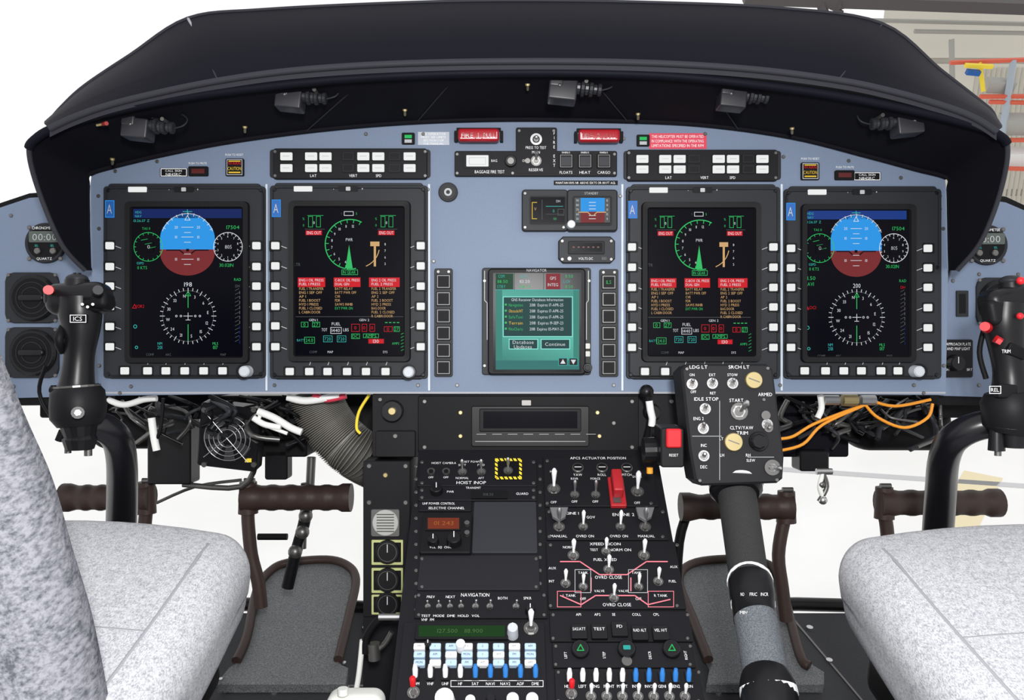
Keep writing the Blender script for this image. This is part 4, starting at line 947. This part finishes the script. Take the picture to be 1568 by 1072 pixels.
for u,v in((468,790),(452,845),(463,815)): b.ball(P(u,v,-.24),.013,metald)
b.build()
# ================================================================= FLOOR
zl=lambda z_:(Mi@V((0,1.4,z_)))
FF=Fr(zl(FLOORZ),(1,0,0),Mi.to_3x3()@V((0,1,0)),up)
b=B('floor')
yl,yh=-1.0-1.4,1.447-1.4
b.prism(FF,[(-1.0,yl),(1.0,yl),(1.0,yh),(-1.0,yh)],-.05,0,floorm)
for p_ in((345,1055),(420,1058),(530,1052),(1240,960),(1270,1010),(1100,1060),(585,955),(560,960)): b.cyl(FF,*p_,5,0,.004,metal,seg=10)
b.line(FF,[(560,948),(548,1072)],2.5,metald,.002); b.line(FF,[(1215,948),(1320,1072)],2.5,metald,.002); b.line(FF,[(330,1050),(560,1050)],3,metald,.002)
b.build()
F5=Fr(zl(FLOORZ+.045),(1,0,0),Mi.to_3x3()@V((0,1,.10)),Mi.to_3x3()@V((0,-.10,1)))
def heel(out,rim):
    b=B('heel_plate'); b.poly(F5,out,-.02,0,plate,ch=.002)
    pts=[F5.pt(*F5.uv(u,v,.006),.006) for u,v in rim]; b.tube(pts,.009,brown,12,smooth=5)
    for (u,v) in out[::4]: b.cyl(F5,u+(8 if u<784-350 else -6),v-8,3,0,.003,metal,seg=8)
    b.build()
heel([(330,1047),(350,1022),(366,1010),(380,970),(395,905),(420,868),(470,857),(520,860),(543,880),(545,900),(522,1000),(520,1015),(533,1022),(530,1047)],[(362,1012),(378,975),(393,905),(412,876),(440,862),(500,857),(532,866),(545,888),(535,940),(518,1010)])
heel([(1038,880),(1060,860),(1150,858),(1190,880),(1225,1005),(1262,1028),(1262,1047),(1082,1047),(1088,1015),(1060,950)],[(1085,1010),(1062,950),(1040,890),(1058,864),(1110,856),(1165,860),(1192,885),(1224,1000),(1240,1020)])
b=B('chin_window_frame')
for L in ([(-.95,1.45,.80),(-.6,1.48,.80),(-.2,1.46,.8)],[(.22,1.46,.8),(.6,1.48,.8),(.95,1.45,.8)],[(-.24,1.45,.80),(-.25,1.9,.86),(-.24,2.2,1.05)],[(.26,1.45,.80),(.27,1.9,.86),(.26,2.2,1.05)]):
    b.tube([W(*p_) for p_ in L],.014,blackg,10,smooth=4)
b.build()
b=B('floor_cable_fitting'); 
for L,m_,r_ in (([(600,945),(580,950),(562,975),(560,1000)],black,.006),([(555,980),(550,1030),(545,1060)],whc,.004),([(600,968),(590,985),(575,998)],metald,.004)):
    b.tube([P(u,v,.1) for u,v in L],r_,m_,8,smooth=5)
b.tube([P(572,985,.1),P(574,1010,.1)],.009,metald,12); b.tube([P(580,945,.11),P(625,945,.11)],.005,metal,8)
b.build()
b=B('map_case_cap'); x,y=P(545,1088,.3).x,P(545,1088,.3).y; b.rbox(planar(.3),(x,y,0),(R(44,.3),R(30,.3),.02),.014,mat('off_white_plastic',(.62,.62,.58),.5),n=4); b.tube([P(525,1064,.315),P(525,1054,.315)],R(8,.3),MATS['off_white_plastic'],12); b.tube([P(545,1100,.3),down(P(545,1100,.3),FLOORZ)],.02,blackg,12); b.build()
# ================================================================= SEATS
def seat(xc,front,w,name='pilot_seat',back=None):
    b=B(name); WF=Fr(Mi@V((0,0,0)),(1,0,0),Mi.to_3x3()@V((0,1,0)),up)
    zt=CAMZ-.462; L=.56; hy=L/2; hz=.068
    def fn(p):
        x=p.x/(w/2); y=p.y/hy; zf=(hz-p.z)/(2*hz)
        p.z+= .016*(1-x*x)*(1 if p.z>0 else 0) - .018*max(0,y-.6)*2*(1 if p.z>0 else .3)
        p.x*= (1-.05*max(0,y)**2)*(1-.10*zf-.05*max(0,-y+.2)*0)
        p.y+= -.025*x*x*max(0,y)-.02*zf*max(0,y)
        return p
    b.rbox(WF,(xc,front-hy,zt-hz),(w/2,hy,hz),.05,fabric,n=6,mid=8,fn=fn)
    for sx_ in(-1,1):
        pts=[]
        for i in range(13):
            t=-.9+i/12*1.62; q=fn(V((sx_*(w/2-.05),hy*t,hz))); pts.append(WF.pt(xc+q.x,front-hy+q.y,zt-hz+q.z-.0012))
        b.tube(pts,.0022,pipe,6)
    for tt in(.05,):
        pts=[]
        for i in range(13):
            t=-1+i/6; q=fn(V((t*(w/2-.05),hy*tt,hz))); pts.append(WF.pt(xc+q.x,front-hy+q.y,zt-hz+q.z-.0012))
        b.tube(pts,.0018,pipe,6)
    b.rbox(WF,(xc,front-hy-.03,zt-.165),(w/2-.06,hy-.04,.035),.02,blackg,n=2)
    for sx_ in(-1,1):
        b.tube([WF.pt(xc+sx_*(w/2-.09),front-.14,zt-.18),WF.pt(xc+sx_*(w/2-.09),front-.12,FLOORZ)],.018,blackg,10)
        b.tube([WF.pt(xc+sx_*(w/2-.09),front-.45,zt-.18),WF.pt(xc+sx_*(w/2-.09),front-.47,FLOORZ)],.018,blackg,10)
    if back: back(b,WF)
    b.build()
def bk(b,WF):
    sil=[(165,1130,.66),(155,1072,.66),(130,950,.645),(100,850,.63),(68,740,.61),(22,635,.58),(-30,505,.55),(-70,400,.53),(-150,300,.51),(-280,250,.50)]
    pts=catmull([P(u,v,D-d) for u,v,d in sil],5)
    rows=[]
    for a in range(0,9):
        t=math.radians(-90+a*180/8); rows.append([p_+V((-.045+.045*math.cos(t),0,.045*math.sin(t))) for p_ in pts])
    cx=-.62
    rowL=[V((cx*1.25,p_.y+.02,p_.z-.045)) for p_ in pts]; rowR=[V((cx*1.25,p_.y+.02,p_.z+.045)) for p_ in pts]
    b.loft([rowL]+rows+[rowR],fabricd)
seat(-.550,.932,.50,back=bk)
seat(.644,.922,.54)
# ================================================================= HANGAR
b=B('hangar_floor'); FZ=Fr(Mi@V((0,0,0)),(1,0,0),Mi.to_3x3()@V((0,1,0)),up)
hf_=mat('hangar_floor_white',(.95,.94,.92),.5,noise=(.91,.90,.87),bscale=1.5)
b.prism(FZ,[(-14,-6),(14,-6),(14,16),(-14,16)],-.1,0,hf_)
ylw=mat('floor_tape_yellow',(.85,.74,.48),.5)
b.prism(FZ,[(1.15,2.35),(1.28,2.25),(2.6,3.9),(2.45,4.0)],0,.003,ylw)
b.prism(FZ,[(1.4,4.0),(3.6,3.6),(3.6,3.66),(1.4,4.06)],0,.003,mat('floor_mark_grey',(.6,.6,.6),.6))
b.build()
wl=mat('hangar_wall_offwhite',(.62,.59,.51),.7)
wl2=mat('hangar_wall_band',(.52,.49,.42),.7)
b=B('wall_back')
def wx(u,v,y):
    d=M.to_3x3()@V(((u-784)/K,(536-v)/K,-1)); t=y/d.y; return d.x*t, CAMZ+d.z*t
y=12
x0,_=wx(1355,10,y); x1=9.5
zs=[0,.9,1.0,1.9,2.0,2.75,2.83,3.6,3.66,4.6]
for j in range(len(zs)-1):
    off=.0 if j%2==0 else .05
    b.add([W(x0,y+off,zs[j]),W(x1,y+off,zs[j]),W(x1,y+off,zs[j+1]),W(x0,y+off,zs[j+1])],[(0,1,2,3)],wl if j%2==0 else wl2)
    b.add([W(x0,y,zs[j]),W(x1,y,zs[j]),W(x1,y+.05,zs[j]),W(x0,y+.05,zs[j])],[(0,1,2,3)],wl2)
for i in range(40):
    xa=x0+1.4+(x1-x0-1.4)*i/40; b.add([W(xa,y-.01,0),W(xa+.035,y-.03,0),W(xa+.035,y-.03,2.7),W(xa,y-.01,2.7)],[(0,1,2,3)],wl2)
b.build()
b=B('hangar_roof_truss')
def beam(u0,v0,u1,v1,y,r_,m_):
    a=wx(u0,v0,y);c=wx(u1,v1,y); b.tube([W(a[0],y,a[1]),W(c[0],y,c[1])],r_,m_,4,sm=False)
st=mat('truss_dark_steel',(.08,.07,.07),.6)
beam(1140,-4,1700,16,11,.10,st); beam(1250,-30,1262,22,11,.07,st); beam(1180,-40,1290,20,11,.035,st); beam(1330,-30,1270,12,11,.035,st); beam(1282,-30,1284,15,11,.08,st)
rg=mat('rail_grey',(.34,.33,.30),.6)
beam(1290,30,1700,40,11.5,.03,rg); beam(1400,48,1700,53,11.5,.03,rg); beam(1457,60,1462,330,11.3,.04,rg)
b.build()
b=B('storage_rack')
orr=mat('rack_orange',(.62,.11,.06),.5)
for u0,v0,u1,v1,m_ in((1455,96,1700,86,orr),(1500,148,1700,146,orr),(1515,156,1700,160,orr),(1528,215,1700,212,orr),(1545,258,1700,262,orr)): beam(u0,v0,u1,v1,10,.028,m_)
beam(1500,95,1506,140,10,.03,yel); beam(1478,100,1520,102,9.9,.03,yel); beam(1480,110,1500,112,9.9,.04,tag)
rp=mat('rack_post',(.35,.4,.45),.6)
for u in(1552,1640):
    a=wx(u,92,10); b.tube([W(a[0],10,a[1]),W(a[0],10,0)],.045,rp,4,sm=False)
bx_=mat('rack_box_grey',(.36,.36,.33),.6)
beam(1510,130,1550,132,10.1,.10,bx_); beam(1530,190,1620,190,10.1,.14,bx_); beam(1536,240,1620,240,10.1,.12,mat('rack_box_white',(.7,.7,.68),.6))
b.build()
# ================================================================= LIGHT
w=bpy.data.worlds.new('world'); scene.world=w; w.use_nodes=True
bg=w.node_tree.nodes['Background']; bg.inputs[0].default_value=(.98,.985,1,1); bg.inputs[1].default_value=1.06
def area_light(name,loc,target,size,e,col=(1,1,1)):
    ld=bpy.data.lights.new(name,'AREA'); ld.energy=e; ld.size=size; ld.color=col
    o=bpy.data.objects.new(name,ld); scene.collection.objects.link(o); o.location=loc
    o.rotation_euler=(V(target)-V(loc)).to_track_quat('-Z','Y').to_euler(); return o
area_light('camera_flash',(0.05,-.1,1.95),(0,1.2,1.35),.10,20)
